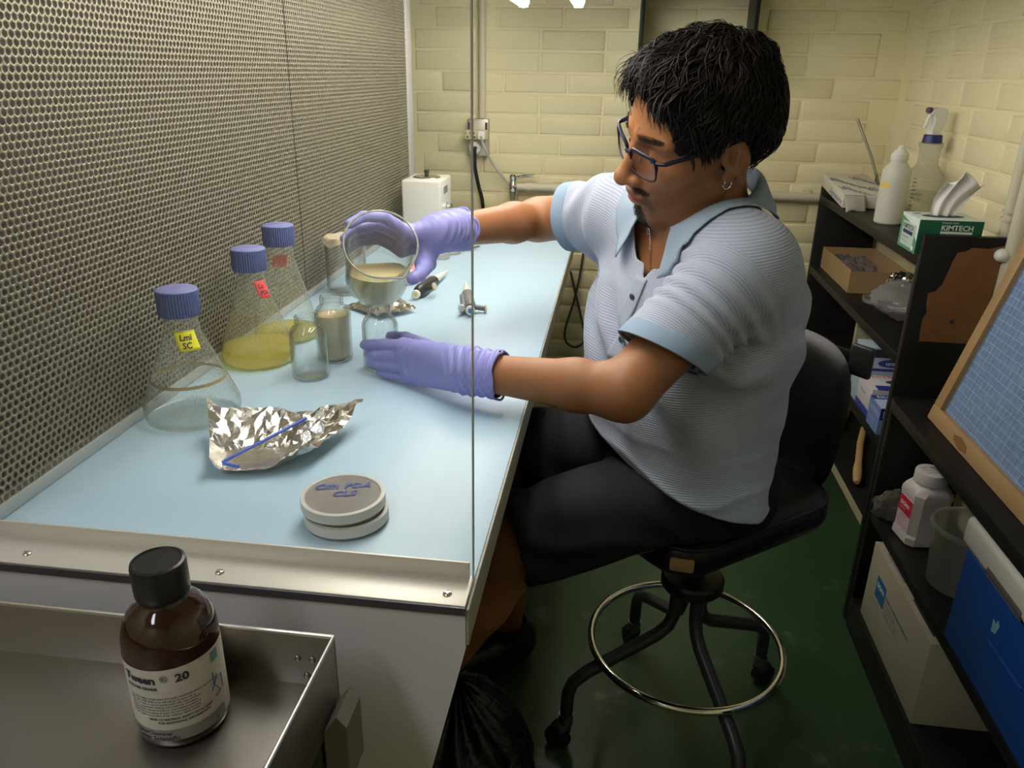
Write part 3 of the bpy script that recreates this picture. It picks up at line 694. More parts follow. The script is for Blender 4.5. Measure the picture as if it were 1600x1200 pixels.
cable('power_cord', 'dark grey cord hanging in a loop on the wall under the bench', [(-.090, 2.785, .92), (-.098, 2.784, .72), (-.118, 2.780, .57), (-.148, 2.776, .45), (-.145, 2.776, .395), (-.110, 2.776, .374), (-.078, 2.776, .40), (-.085, 2.778, .46), (-.115, 2.782, .57), (-.140, 2.786, .66)], .0042, mat('dark_grey_cord', (.07, .065, .06), .5))

# black wall shelf high on the back wall
t = thing('wall_shelf', 'black open-backed shelf unit on the brick wall above the man', 'shelf', (.22, 2.80, 1.34))
for sx in (-.1685, .168): MB().bb(sx-.006, sx+.006, -.165, -.0005, 0, .75, bev=.001).build('side_panel', M_BLACK, t)
for sz in (.02, .225, .48, .735): MB().bb(-.1625, .162, -.155, -.0005, sz-.008, sz+.008, bev=.001).build('shelf_board', M_BLACK, t) if sz > .1 else None

# cream pipe on the right wall
t = thing('wall_pipe', 'cream painted vertical pipe with a round knob on the right wall', 'pipe', (.852, 1.83, .96))
MB().cyl((0, 0, .02), (0, 0, .90), .0155, n=20).build('pipe', M_CREAM, t)
for z in (.085, .101): MB().cyl((0, 0, z), (0, 0, z+.007), .019, n=20).build('collar', M_CREAM, t)
MB().cyl((.003, -.045, -.10), (.003, -.045, .75), .018, n=20).build('pipe', M_CREAM, t)
MB().cyl((0, 0, .03), (.003, -.045, .012), .014, n=16).build('pipe_joint', M_CREAM, t)
MB().ell((-.018, -.045, .018), (.016, .016, .015), 20, 12).build('knob', M_WHITEPL, t)

# ------------------------------------------------------------------ black bookcase against the right wall
SX0 = .672; SX1 = .86; FY = 2.735; NY = 1.79
bk = thing('black_bookcase', 'tall black open-backed bookcase with an unpainted patch on its near side panel', 'bookcase', (.77, 2.26, 0))
def K(name, mb, m=M_BLACK, par=None, root=bk, **k):
    mb.bm.transform(Matrix.Translation(-Vector(root.location))); return mb.build(name, m, par or root, **k)
np_ = K('side_panel', MB().bb(SX0, SX1-.014, NY, NY+.020, 0.0, 1.014, bev=.0015))
K('side_panel', MB().bb(SX0, SX1, FY-.020, FY, 0.0, 0.995, bev=.0015))
for z in (.967, .735, .515): K('shelf_board', MB().bb(SX0, SX1-.001, NY+.0205, FY-.0205, z-.024, z, bev=.0015))
bb_ = K('shelf_board', MB().bb(SX0+.0005, SX1-.001, NY+.0205, FY-.0205, .276, .300, bev=.0015))
K('unpainted_edge', MB().bb(SX0-.0008, SX0+.0006, NY+.021, FY-.021, .274, .2995), mat('pale_plywood_edge', (.40, .36, .22), .6), bb_)
patch = [(.842, .999), (.807, .990), (.773, .991), (.762, .983), (.745, .979), (.738, .955), (.735, .936), (.728, .907), (.718, .892), (.703, .887), (.704, .862), (.709, .845), (.703, .825), (.704, .80), (.706, .775), (.838, .775), (.842, .8)]
K('bare_patch', MB().prism(patch, .0006, Matrix(((1, 0, 0, 0), (0, 0, 1, NY-.0006), (0, 1, 0, 0), (0, 0, 0, 1)))), mat('bare_reddish_wood', (.20, .085, .032), .55, noise=(26, .4, (.26, .12, .05)), bump=(80, .2, .001)), np_)
K('knot_hole', MB().cyl((.766, NY-.0012, .824), (.766, NY-.0004, .824), .0048, n=16), M_INK, np_)
K('cross_rail', MB().bb(SX0+.10, SX1-.002, FY-.30, FY-.28, .52, .72), mat('yellowed_batten', (.45, .42, .30), .6))

# low black shelf unit in front of it (nearer the camera)
lo = thing('low_black_shelf', 'low black shelf unit holding the cooler and the cardboard box', 'shelf', (.77, 1.25, 0))
K('end_panel', MB().bb(SX0+.001, SX1-.002, NY-.0215, NY-.0015, 0, .638, bev=.0015), root=lo)
K('end_panel', MB().bb(SX0+.001, SX1-.002, .58, .60, 0, .638, bev=.0015), root=lo)
K('shelf_board', MB().bb(SX0-.006, SX1-.002, .601, NY-.022, .612, .640, bev=.002), root=lo)
K('shelf_board', MB().bb(SX0+.002, SX1-.002, .601, NY-.022, .319, .343, bev=.002), root=lo)
K('shelf_board', MB().bb(SX0-.004, SX1-.002, .601, NY-.022, .062, .086, bev=.002), root=lo)
K('kick_board', MB().bb(SX0-.002, SX0+.016, .601, NY-.022, 0, .0615, bev=.001), root=lo)

# blue mesh panel in a wooden frame leaning on the low unit
LEAN = math.atan2(.095, .365)
pn = thing('mesh_panel', 'blue wire-mesh panel in a wooden frame leaning against the wall on the low shelf', 'panel', (.709, 1.25, .641), rot=(0, LEAN, 0))
M_WOOD = mat('frame_wood', (.36, .22, .10), .5, noise=(8, .5, (.44, .29, .14)), bump=(50, .15, .001))
PH = .62; Y0 = -.43; Y1 = .42; TH = .026
MB().bb(0, TH, Y0, Y1, 0, .034, bev=.002).build('frame_rail', M_WOOD, pn)
MB().bb(0, TH, Y0, Y1, PH-.034, PH, bev=.002).build('frame_rail', M_WOOD, pn)
MB().bb(0, TH, Y1-.034, Y1-.0003, .0345, PH-.0345, bev=.002).build('frame_stile', M_WOOD, pn)
MB().bb(0, TH, Y0+.0003, Y0+.034, .0345, PH-.0345, bev=.002).build('frame_stile', M_WOOD, pn)
MB().bb(.012, .018, Y0+.03, Y1-.03, .03, PH-.03).build('blue_sheet', mat('blue_filter_sheet', (.15, .25, .45), .45, noise=(60, .6, (.24, .36, .55)), bump=(140, .5, .003)), pn)
wm = MB(); ns = 34
for k in range(ns):
    z = .040+k*(PH-.08)/(ns-1); pts = [(.0105+.0009*((i+k) % 2), Y0+.036+i*(Y1-Y0-.072)/48, z+random.uniform(-.0006, .0006)) for i in range(49)]
    wm.tube(pts, .00065, 4, cap=False)
for k in range(49):
    y = Y0+.036+k*(Y1-Y0-.072)/48; wm.tube([(.0105, y, .036), (.0105, y+.001, PH/2), (.0105, y, PH-.036)], .00055, 4, cap=False)
o = wm.build('wire_mesh', mat('pale_wire', (.46, .55, .66), .4, .2), pn); o['kind'] = 'stuff'
MB().prism([(0, 0), (.03, -.004), (.062, .002), (.07, .012), (.04, .018), (.008, .012)], .0005, Matrix(((0, 0, -1, -.0001), (1, 0, 0, .22), (0, 1, 0, .008), (0, 0, 0, 1)))).build('water_stain', mat('stain_brown', (.20, .10, .04), .6), pn)

# ------------------------------------------------------------------ things on the bookcase
def facefn(o, u, v): return plane_fn(o, u, v)
# tissue box
t = thing('tissue_box', 'green and white laboratory tissue box with a tissue pulled up, on the bookcase top', 'tissue box', (.730, 1.870, .9675))
M_GREEN = mat('tissue_box_green', (.012, .12, .062), .4); M_MINT = mat('tissue_box_mint', (.62, .72, .66), .4)
MB().bb(-.066, .066, -.055, .055, 0, .076, bev=.001).build('carton', M_MINT, t)
gp = MB().bb(-.0655, .0662, -.0558, -.0550, .001, .0755).build('green_face', M_GREEN, t)
MB().prism([(-.054, .001), (.054, .001), (.054, .028), (.0, .060), (-.054, .070)], .0006, Matrix(((0, 0, -1, -.066), (-1, 0, 0, 0), (0, 1, 0, 0), (0, 0, 0, 1)))).build('green_panel', mat('tissue_green_light', (.06, .25, .15), .4), t)
lp = MB().bb(-.0672, -.0664, -.040, .038, .008, .060).build('label_panel', mat('label_pale_green', (.50, .60, .53), .45), t)
M_PRINTW = mat('white_print', (.80, .82, .80), .5)
fr_ = facefn((-.020, -.0562, .0), (1, 0, 0), (0, 0, 1))
lettering([('KIMTECH', 0, .0545, .0158, dict(bold=.0003)), ('Kimberly-Clark', 0, .0690, .0055, {}), ('Delicate Task Wipers', 0, .030, .006, {})], fr_, M_PRINTW, gp)
MB().bb(-.020, .046, -.0564, -.0559, .0470, .0520).build('white_bar', M_PRINTW, gp)
fl_ = facefn((-.0675, .036, 0), (0, -1, 0), (0, 0, 1))
lettering([('KIMTECH', .002, .045, .0155, dict(bold=.0003)), ('Science', .006, .0365, .005, {}), ('PRECISION WIPES', .004, .025, .0055, {}), ('280 wipers 1 ply', .006, .016, .005, {})], fl_, M_INK, lp)
MB().bb(-.0678, -.0673, -.030, .030, .0345, .0425).build('navy_bar', mat('navy', (.02, .03, .09), .5), lp)
MB().prism([(0, 0), (.010, .003), (.008, .012), (-.002, .009)], .0006, Matrix(((0, 0, -1, -.0668), (-1, 0, 0, -.038), (0, 1, 0, .004), (0, 0, 0, 1)))).build('white_diamond', M_PRINTW, lp)
MB().ell((-.045, .030, .0762), (.010, .006, .0005), 20, 6).build('blue_oval', mat('oval_blue', (.06, .10, .42), .4), t)
MB().ell((.0, 0, .0762), (.045, .022, .0006), 28, 6).build('opening_slot', M_INK, t)
def tissue(u, v):
    x = (u-.5)*(.050+.035*v)+.020*v; f = math.sin(u*PI*5+.6*math.sin(v*5))*.010*(.35+.65*v)
    return Vector((x-.002+.014*v*v, f+.006*math.sin(v*3), .076+v*(.088-.024*abs(u-.42)-.010*math.sin(u*9))))
MB().grid(tissue, 34, 16).build('tissue', mat('tissue_white', (.80, .78, .76), .8), t, ang=180, solid=.0004)

# wash bottle
t = thing('wash_bottle', 'translucent white wash bottle with a yellow label on the bookcase top', 'bottle', (.728, 2.215, .9675))
M_PE = mat('translucent_polyethylene', (.66, .65, .58), .4, sub=.3, trans=.15)
MB().lathe([(0, 0), (.031, 0), (.0345, .004), (.0352, .012), (.0352, .130), (.033, .141), (.027, .149), (.021, .156), (.019, .162), (.019, .166)], 44).build('body', M_PE, t)
MB().lathe([(.0205, .162), (.0215, .164), (.0215, .178), (.017, .184), (.010, .192), (.006, .200), (0, .201)], 32).build('cap', mat('cloudy_cap', (.70, .69, .62), .4), t)
MB().tube([(.004, 0, .198), (.005, 0, .216), (.006, .001, .232)], [.0022, .0018, .0012], 8).build('nozzle', M_PE, t)
MB().tube([(-.018, 0, .178), (-.026, 0, .190), (-.030, 0, .215), (-.028, 0, .235)], .0016, 8).build('spout_tube', M_PE, t)
MB().lathe([(.0356, .094), (.0356, .108)], 12, a0=R(190), a1=R(236)).build('label', mat('label_yellow', (.78, .55, .12), .5), t)
MB().lathe([(0, .0), (.0445, .0), (.0446, .08), (.0, .0805)], 8).bm.free()

# spray bottle
t = thing('spray_bottle', 'clear spray bottle with white trigger head and dark blue collar on the bookcase top', 'spray bottle', (.826, 2.290, .9675), R(20))
G_PET = glass('spray_bottle_plastic', (.94, .94, .93), (.78, .78, .76), .6, haze=.30, hazecol=(.72, .71, .66), blend=.3)
MB().lathe([(0, 0), (.043, 0), (.047, .004), (.048, .012), (.048, .110), (.046, .122), (.038, .134), (.030, .142), (.026, .150), (.025, .160), (.026, .185), (.030, .196), (.0285, .203), (.017, .206)], 44).build('body', G_PET, t, ang=60)
MB().lathe([(.0500*.97, .0135), (.0486*.97, .075), (0, .0755)], 36).build('liquid', G_PALE, t)
MB().lathe([(.0235, .2005), (.0250, .203), (.0225, .2215), (.0200, .2235), (0, .2235)], 28).build('collar', mat('dark_blue_plastic', (.015, .022, .13), .4), t, ang=30)
hd = MB().prism([(-.012, 0), (.012, 0), (.014, .012), (.022, .026), (.026, .050), (.018, .064), (-.004, .068), (-.020, .062), (-.024, .052), (-.014, .047), (-.010, .030), (-.014, .012)], .022, Matrix(((1, 0, 0, 0), (0, 0, -1, .011), (0, 1, 0, .2236), (0, 0, 0, 1))))
hd = hd.build('trigger_head', M_WHITEPL, t)
MB().tube([(-.018, 0, .276), (-.026, 0, .262), (-.029, 0, .248), (-.034, 0, .238)], [.005, .0045, .004, .003], 10).build('trigger', M_WHITEPL, hd)
MB().cyl((-.022, 0, .284), (-.032, 0, .284), .0075, n=16).build('nozzle', mat('nozzle_dark', (.10, .06, .10), .4), hd)
M_GRAD = mat('graduation_ink', (.10, .10, .16), .5)
for k in range(11): MB().lathe([(.0487, .012+k*.010), (.0487, .0145+k*.010)], 4, a0=R(200), a1=R(206+(5 if k % 2 else 0))).build('graduation', M_GRAD, t)
MB().lathe([(.0486, .050), (.0486, .085)], 8, a0=R(-70), a1=R(-40)).build('red_label', mat('spray_label_red', (.55, .06, .07), .5), t)
lettering([('SPRAY', -.014, .070, .009, {}), ('32 OZ', -.012, .058, .007, {})], lambda x, y: Vector((.0490*math.cos(R(222)+x/.049), .0490*math.sin(R(222)+x/.049), y)), M_GRAD, t)

# wrapped ream of paper with blue script
t = thing('paper_ream', 'white paper ream wrapper printed with blue script, on the far end of the bookcase top', 'paper pack', (.760, 2.580, .9822), rot=(R(6), 0, 0))
M_WRAP = mat('ream_wrapper', (.66, .62, .54), .5)
MB().bb(-.092, .045, -.135, .150, 0, .040, bev=.004).build('pack', M_WRAP, t)
def flapf(u, v): return Vector((-.093+.06*u, -.135-.055*v*(1-.3*u), .040-.038*v**1.4+.006*math.sin(u*5)*v))
MB().grid(flapf, 10, 8).build('open_flap', mat('wrapper_inside', (.42, .39, .34), .7), t, solid=.0006)
def sc(x, y): c, s = math.cos(R(-58)), math.sin(R(-58)); return Vector((x*c-y*s, x*s+y*c, .0406))
lettering([('Signature', a, b, .040, dict(shear=.4)) for a, b in ((-.10, .03), (.02, .055), (-.12, -.045), (.02, -.03), (-.06, .105), (-.02, -.095))], lambda x, y: Vector((max(-.09, min(.043, sc(x, y).x)), max(-.133, min(.143, sc(x, y).y)), .0406)), mat('script_blue', (.07, .10, .34), .5), t)
sv = MB()
for k in range(4):
    a = sc(-.11+.05*k, -.12); b = sc(-.11+.05*k+.03, .12)
lettering([('Signature', a, b, .040, dict(shear=.4)) for a, b in ((-.06, .004),)], lambda x, y: Vector((-.0925, max(-.13, min(.14, -x-.03)), .006+y*.6)), bpy.data.materials['script_blue'], t).name = 'lettering'
sv.bm.free()

# thin rod standing in a glass behind
t = thing('glass_tube_holder', 'small glass behind the wash bottle with a grey rod leaning out of it', 'glass', (.840, 2.675, .9675))
MB().lathe([(0, .001), (.020, 0), (.022, .004), (.023, .075), (.0245, .078), (.0215, .075), (.0205, .005), (0, .004)], 28).build('body', G_JAR, t, ang=180)
tag(MB().tube([(.846, 2.672, .975), (.805, 2.705, 1.09), (.752, 2.745, 1.205)], .0042, 10).build('grey_rod', mat('grey_rod', (.24, .23, .20), .35, .4)), 'thin grey rod leaning against the brick wall behind the wash bottle', 'rod')

# second shelf: cardboard tray with plastic bag
t = thing('cardboard_tray', 'open brown cardboard tray box on the second bookcase shelf', 'box', (.783, 2.575, .7355))
M_CARD = mat('brown_cardboard', (.34, .23, .11), .75, noise=(12, .3, (.28, .18, .085)))
tx, ty, hh, th_ = .082, .215, .068, .003
tray = MB().bb(-tx, tx, -ty, ty-.09, 0, th_)
tray.build('bottom', M_CARD, t)
MB().bb(-tx, -tx+th_, -ty, .125, th_, hh).build('side_wall', M_CARD, t); MB().bb(tx-th_, tx, -ty, .125, th_, hh).build('side_wall', M_CARD, t)
MB().bb(-tx+th_, tx-th_, -ty, -ty+th_, th_, hh-.004).build('end_wall', M_CARD, t); MB().bb(-tx+th_, tx-th_, .125-th_, .125, th_, hh).build('end_wall', M_CARD, t)
def pb(u, v): return Vector((-tx+.01+.11*u+.01*math.sin(v*9), -.12+.22*v, .035+.028*math.sin(PI*v)*(1-.4*u)+.016*NZ.noise(Vector((u*6, v*9, 2)))+.010*NZ.noise(Vector((u*17, v*19, 5)))))
o = MB().grid(pb, 22, 30).build('plastic_bag', glass('clear_plastic_bag', (.90, .90, .92), (.62, .60, .66), 1.0, haze=.30, hazecol=(.50, .48, .54)), None, (.783, 2.575, .7355), ang=30)
tag(o, 'crumpled clear plastic bag lying in the brown cardboard tray', 'bag')
# foil ball, dish, white plastic bag
def ballf(u, v):
    a = u*2*PI; b = (v-.5)*PI; d = Vector((math.cos(a)*math.cos(b), math.sin(a)*math.cos(b), math.sin(b)))
    r_ = .030+.009*NZ.noise(d*3.1+Vector((3, 1, 7)))+.006*NZ.noise(d*7.3)
    return Vector((d.x*r_*1.25, d.y*r_*1.1, max(-.026, d.z*r_*.9)))
tag(MB().grid(ballf, 30, 18).build('foil_ball', M_FOIL, None, (.800, 2.225, .7355+.072), ang=12), 'crumpled ball of aluminium foil on top of the white plastic bag', 'foil')
t = thing('petri_dish', 'flat clear petri dish on the second bookcase shelf beside the cardboard tray', 'petri dish', (.765, 2.268, .7355))
MB().lathe([(0, .001), (.044, 0), (.045, .001), (.045, .012), (.0435, .012), (.0435, .002)], 36).build('base', G_PETRI, t, ang=40)
MB().lathe([(.0455, .003), (.0465, .003), (.0465, .0145), (.045, .0152), (0, .0152)], 36).build('lid', glass('dish_lid_b', (.9, .9, .87), (.7, .7, .66), .9, haze=.12), t, ang=40)
def bagw(u, v):
    a = u*2*PI; b = (v-.5)*PI; d = Vector((math.cos(a)*math.cos(b), math.sin(a)*math.cos(b), math.sin(b)))
    r_ = 1+.16*NZ.noise(d*2.3+Vector((9, 4, 1)))+.12*abs(NZ.noise(d*5.1))
    p = Vector((d.x*.080*r_, d.y*.095*r_, .046+d.z*.046*r_)); p.x = max(-.088, min(.062, p.x)); p.z = max(.001, p.z); p.y = max(-.145, min(.10, p.y)); return p
tag(MB().grid(bagw, 40, 24).build('plastic_bag', glass('cloudy_plastic_bag', (.80, .80, .80), (.5, .5, .52), .9, haze=.60, hazecol=(.50, .49, .50)), None, (.785, 2.125, .7355), ang=22), 'cloudy white plastic bag on the second bookcase shelf under the foil ball', 'bag')

# third shelf: glove boxes
M_BOXW = mat('box_white', (.58, .55, .58), .5); M_BOXB = mat('box_blue', (.020, .045, .26), .45); M_BOXL = mat('box_light_blue', (.28, .42, .62), .45); M_ORANGE = mat('orange_print', (.62, .20, .10), .5)
def carton(label, loc, dx, dy, dz, m, rz=0.0):
    t = thing('glove_box', label, 'box', loc, rz, 'glove boxes on the third bookcase shelf')
    MB().bb(-dx/2, dx/2, -dy/2, dy/2, 0, dz, bev=.001).build('carton', m, t); return t
Z3 = .5155
t = carton('pale blue and grey glove box standing behind the white one', (.742, 2.085, Z3), .125, .07, .155, mat('box_pale', (.40, .50, .60), .5))
MB().bb(-.055, .055, -.0362, -.0352, .128, .150).build('dark_opening', M_INK, t)
bd = MB().ell((.012, -.0358, .112), (.036, .0010, .011), 28, 6).build('blue_oval', M_BOXB, t)
lettering([('NITRILE', -.014, .107, .011, dict(bold=.0002))], lambda x, y: Vector((x+.01, -.0372, y)), M_PRINTW, bd)
MB().bb(-.0625, .0625, -.0356, -.0352, .09, .097).build('dark_band', M_BOXB, t)
t = carton('white glove box with orange lettering and blue bands', (.741, 1.990, Z3), .125, .115, .082, M_BOXW)
MB().bb(-.063, .063, -.058, .058, 0.0005, .020).build('blue_band', M_BOXB, t)
MB().bb(-.050, .063, -.0585, -.0300, .0815, .0828).build('blue_band', M_BOXB, t)
MB().ell((.022, -.002, .0823), (.038, .017, .0008), 26, 6).build('dark_opening', M_INK, t)
lettering([('NITRILE', -.040, .026, .024, dict(bold=.0006))], lambda x, y: Vector((x, y, .0828)), M_ORANGE, t)
lettering([('Fisherbrand', -.045, .047, .012, dict(bold=.0002))], lambda x, y: Vector((x, y, .0828)), M_BOXB, t)
lettering([('Fisherbrand', -.010, .058, .013, dict(bold=.0003, shear=.2))], lambda x, y: Vector((x, -.0582, y)), M_BOXB, t)
lettering([('100 gloves', -.03, .050, .010, {})], lambda x, y: Vector((-.0634, -x, y)), M_INK, t)
o = MB().grid(lambda u, v: Vector((.738+.02*u+.012*v, 1.985-.008*v+.004*math.sin(u*7), Z3+.084+.034*v*(1-.3*abs(u-.5)))), 8, 8).build('glove_tuft', mat('latex_cream', (.55, .48, .36), .6), None, solid=.0008)
tag(o, 'cream glove end poking out of the white glove box', 'glove')
t = carton('light blue box with white lettering in front of the glove boxes', (.728, 1.878, Z3), .110, .085, .070, M_BOXL)
MB().bb(-.0553, .0553, -.0428, .0426, .0695, .0708).build('top_face', mat('box_sky', (.42, .56, .72), .45), t)
MB().bb(-.0556, .0556, .018, .0432, .060, .0712).build('blue_band', M_BOXB, t)
MB().bb(-.0553, .030, -.0432, -.0426, .040, .0700).build('blue_band', M_BOXB, t)
MB().bb(-.0560, -.0550, -.0425, .0425, .0005, .0700).build('side_face', mat('box_side_blue', (.13, .20, .45), .5), t)
lettering([('DURABLE', -.045, .022, .020, dict(bold=.0004))], lambda x, y: Vector((x, y+.002, .0716)), M_PRINTW, t)
lettering([('D', -.050, .045, .026, dict(bold=.0006))], lambda x, y: Vector((x, -.0437, y)), M_PRINTW, t)
lettering([('DURABLE', -.035, .045, .018, dict(bold=.0003)), ('GLOVES', -.030, .022, .012, {})], lambda x, y: Vector((-.0565, -x, y)), mat('pale_blue_print', (.40, .48, .66), .5), t)

# wooden handles on the bottom shelf
M_HANDLE = mat('tool_handle_wood', (.46, .30, .13), .5)
tag(MB().tube([(.815, 2.330, .314), (.775, 2.220, .314), (.735, 2.090, .314), (.722, 2.050, .315), (.712, 2.015, .316), (.700, 1.975, .316), (.696, 1.962, .316)], [.010, .0105, .010, .0125, .013, .011, .006], 16).build('wooden_tool_handle', M_HANDLE), 'turned wooden tool handle on the bottom shelf of the bookcase, nearer the front', 'handle')
tag(MB().tube([(.835, 2.56, .314), (.79, 2.45, .314), (.735, 2.32, .314)], [.012, .0135, .012], 16).build('wooden_tool_handle', mat('tool_handle_dark', (.26, .19, .08), .6)), 'dull wooden handle farther back on the bottom shelf of the bookcase', 'handle')

# ------------------------------------------------------------------ things in the low unit
t = thing('white_reagent_jar', 'white plastic reagent jar with red label and round cap on the low shelf', 'jar', (.742, 1.655, .3435), R(8))
M_HDPE = mat('white_polyethylene', (.62, .58, .57), .4, sub=.15)
def octo(a, c, h): return [(a-c, -a), (a, -a+c), (a, a-c), (a-c, a), (-a+c, a), (-a, a-c), (-a, -a+c), (-a+c, -a)]
mb = MB(); last = None
for a, c, z in ((.041, .012, 0), (.0445, .014, .004), (.0445, .014, .020), (.042, .014, .026), (.042, .014, .105), (.044, .014, .115), (.044, .016, .126), (.038, .020, .138), (.031, .014, .143), (.031, .014, .147)):
    ring = [mb.bm.verts.new((x, y, z)) for x, y in octo(a, c, z)]
    if last:
        for i in range(8): mb.bm.faces.new((last[i], last[(i+1) % 8], ring[(i+1) % 8], ring[i]))
    else: mb.bm.faces.new(ring[::-1])
    last = ring
mb.bm.faces.new(last); mb.build('body', M_HDPE, t, ang=30)
cp = MB().lathe([(.0335, .1475), (.0350, .149), (.0350, .170), (.0335, .174), (.030, .1755), (0, .176)], 40).build('cap', M_HDPE, t, ang=35)
lettering([('LOT 126H', -.022, .008, .008, dict(bold=.0002)), ('Minimum 98%', -.024, -.004, .007, {}), ('store cold', -.020, -.015, .007, {})], lambda x, y: Vector((x, y, .1765)), M_INK, cp)
lb = MB().bb(-.0430, -.0421, -.028, .028, .028, .106).build('label', mat('pink_white_label', (.62, .48, .50), .5), t)
MB().bb(-.0436, -.0429, -.027, .027, .066, .105).build('red_panel', mat('label_red', (.52, .02, .05), .45), lb)
fl_ = lambda x, y: Vector((-.0439, -x, y))
lettering([('SIGMA', -.021, .083, .0135, dict(bold=.0004)), ('CHEMICAL', -.020, .074, .005, {})], fl_, M_PRINTW, lb)
lettering([('L-GLUTAMINE', -.024, .058, .006, {}), ('SODIUM SALT', -.024, .050, .006, {}), ('100 g', -.024, .042, .006, {}), ('FOR LAB USE', -.024, .034, .006, {})], fl_, mat('faded_red_ink', (.42, .20, .22), .5), lb)

t = thing('plastic_tub', 'translucent plastic tub with rolled rim between the reagent jar and the cooler', 'tub', (.764, 1.478, .3435))
M_TUB = glass('frosted_tub', (.80, .80, .76), (.60, .60, .55), .8, haze=.40, hazecol=(.62, .62, .57), blend=.3)
MB().lathe([(0, .0015), (.056, .0005), (.060, .004), (.0705, .138), (.0715, .139)], 48).build('body', M_TUB, t, ang=60)
MB().lathe([(.0705, .132), (.0755, .133), (.0765, .140), (.0745, .1445), (.0705, .1440), (.0695, .139)], 48).build('rim', M_TUB, t, ang=60)

def sbag(u, v):
    a = u*2*PI; b = (v-.5)*PI; d = Vector((math.cos(a)*math.cos(b), math.sin(a)*math.cos(b), math.sin(b)))
    r_ = 1+.22*NZ.noise(d*2.6+Vector((2, 8, 1)))+.14*NZ.noise(d*6.0)
    p = Vector((d.x*.052*r_, d.y*.026*r_, .036+d.z*.040*r_)); p.z = max(.001, p.z); p.y = max(-.038, min(.032, p.y)); return p
tag(MB().grid(sbag, 36, 22).build('plastic_bag', glass('grey_plastic_bag', (.75, .75, .70), (.45, .45, .42), 1.0, haze=.45, hazecol=(.36, .35, .31)), None, (.715, 1.732, .3435), ang=25), 'crumpled clear plastic bag beside the white reagent jar', 'bag')

t = thing('cardboard_box', 'long off-white cardboard carton with a blue label on the bottom of the low shelf', 'box', (.760, 1.530, .0865))
M_BOXC = mat('off_white_card', (.44, .40, .30), .65, noise=(8, .4, (.36, .32, .23)))
MB().bb(-.084, .084, -.188, .180, 0, .206, bev=.002).build('carton', M_BOXC, t)
MB().bb(-.0848, -.0840, .060, .118, .098, .152).build('blue_label', mat('label_blue', (.02, .16, .40), .5), t)
fb = lambda x, y: Vector((-.0852, .112-x, .105+y))
lettering([('SIGMA', 0, .022, .0165, dict(bold=.0005))], fb, M_PRINTW, t)
lettering([('SIGMA CHEMICAL COMPANY', .056, .026, .0115, dict(bold=.0001)), ('P.O. BOX 14508', .056, .012, .0105, {}), ('ST. LOUIS, MO. USA', .056, .000, .0105, {}), ('LABORATORY REAGENTS', .056, -.013, .0095, {})], fb, mat('faded_blue_ink', (.10, .18, .36), .6), t)
ft = lambda x, y: Vector((-.078+y, .170-x, .2066))
for a, b in (((.045, .008), (.045, .052)), ((.045, .052), (.155, .052)), ((.155, .052), (.155, .008)), ((.155, .008), (.045, .008))):
    MB().tube([ft(*a), ft(*b)], .0008, 5).build('printed_frame', M_BLUEINK, t)
lettering([('LOT #', .125, .030, .010, {}), ('NO. 2', .125, .016, .010, {})], ft, M_BLUEINK, t)
lettering([('cmLab', .004, .012, .020, dict(bold=.0004, shear=.2))], ft, mat('brown_marker', (.10, .03, .02), .6), t)
MB().bb(-.072, -.052, -.165, -.045, .2062, .2068).build('black_bar', M_INK, t)
lettering([('FRAGILE GLASS', .220, .010, .012, dict(bold=.0002))], lambda x, y: Vector((-.078+y, .170-x, .2072)), M_BOXC, t)

# blue cooler with a white lid
t = thing('cooler', 'blue picnic cooler with a white lid on the low shelf', 'cooler', (.768, 1.10, .3435))
MB().bb(-.096, .088, -.30, .205, 0, .205, bev=.010, seg=3).build('body', mat('cooler_blue', (.006, .058, .29), .42, bump=(160, .12, .001)), t)
M_LID = mat('cooler_lid_white', (.62, .61, .56), .5, bump=(260, .4, .0012))
lid = MB().bb(-.104, .088, -.31, .214, .2055, .262, bev=.012, seg=4).build('lid', M_LID, t)
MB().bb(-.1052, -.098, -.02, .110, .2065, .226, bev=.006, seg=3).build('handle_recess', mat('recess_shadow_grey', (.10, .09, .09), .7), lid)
MB().tube([(-.0965, .06, .108), (-.0972, 0, .110), (-.0965, -.06, .112)], .003, 8).build('moulded_seam', bpy.data.materials['cooler_blue'], t)
MB().prism([(0, 0), (.014, .004), (.020, .024), (.012, .030), (.008, .020), (-.002, .022)], .0006, Matrix(((0, 0, -1, -.0962), (-1, 0, 0, .060), (0, 1, 0, .128), (0, 0, 0, 1)))).build('sticker_scrap', mat('sticker_pale', (.22, .38, .45), .5), t)
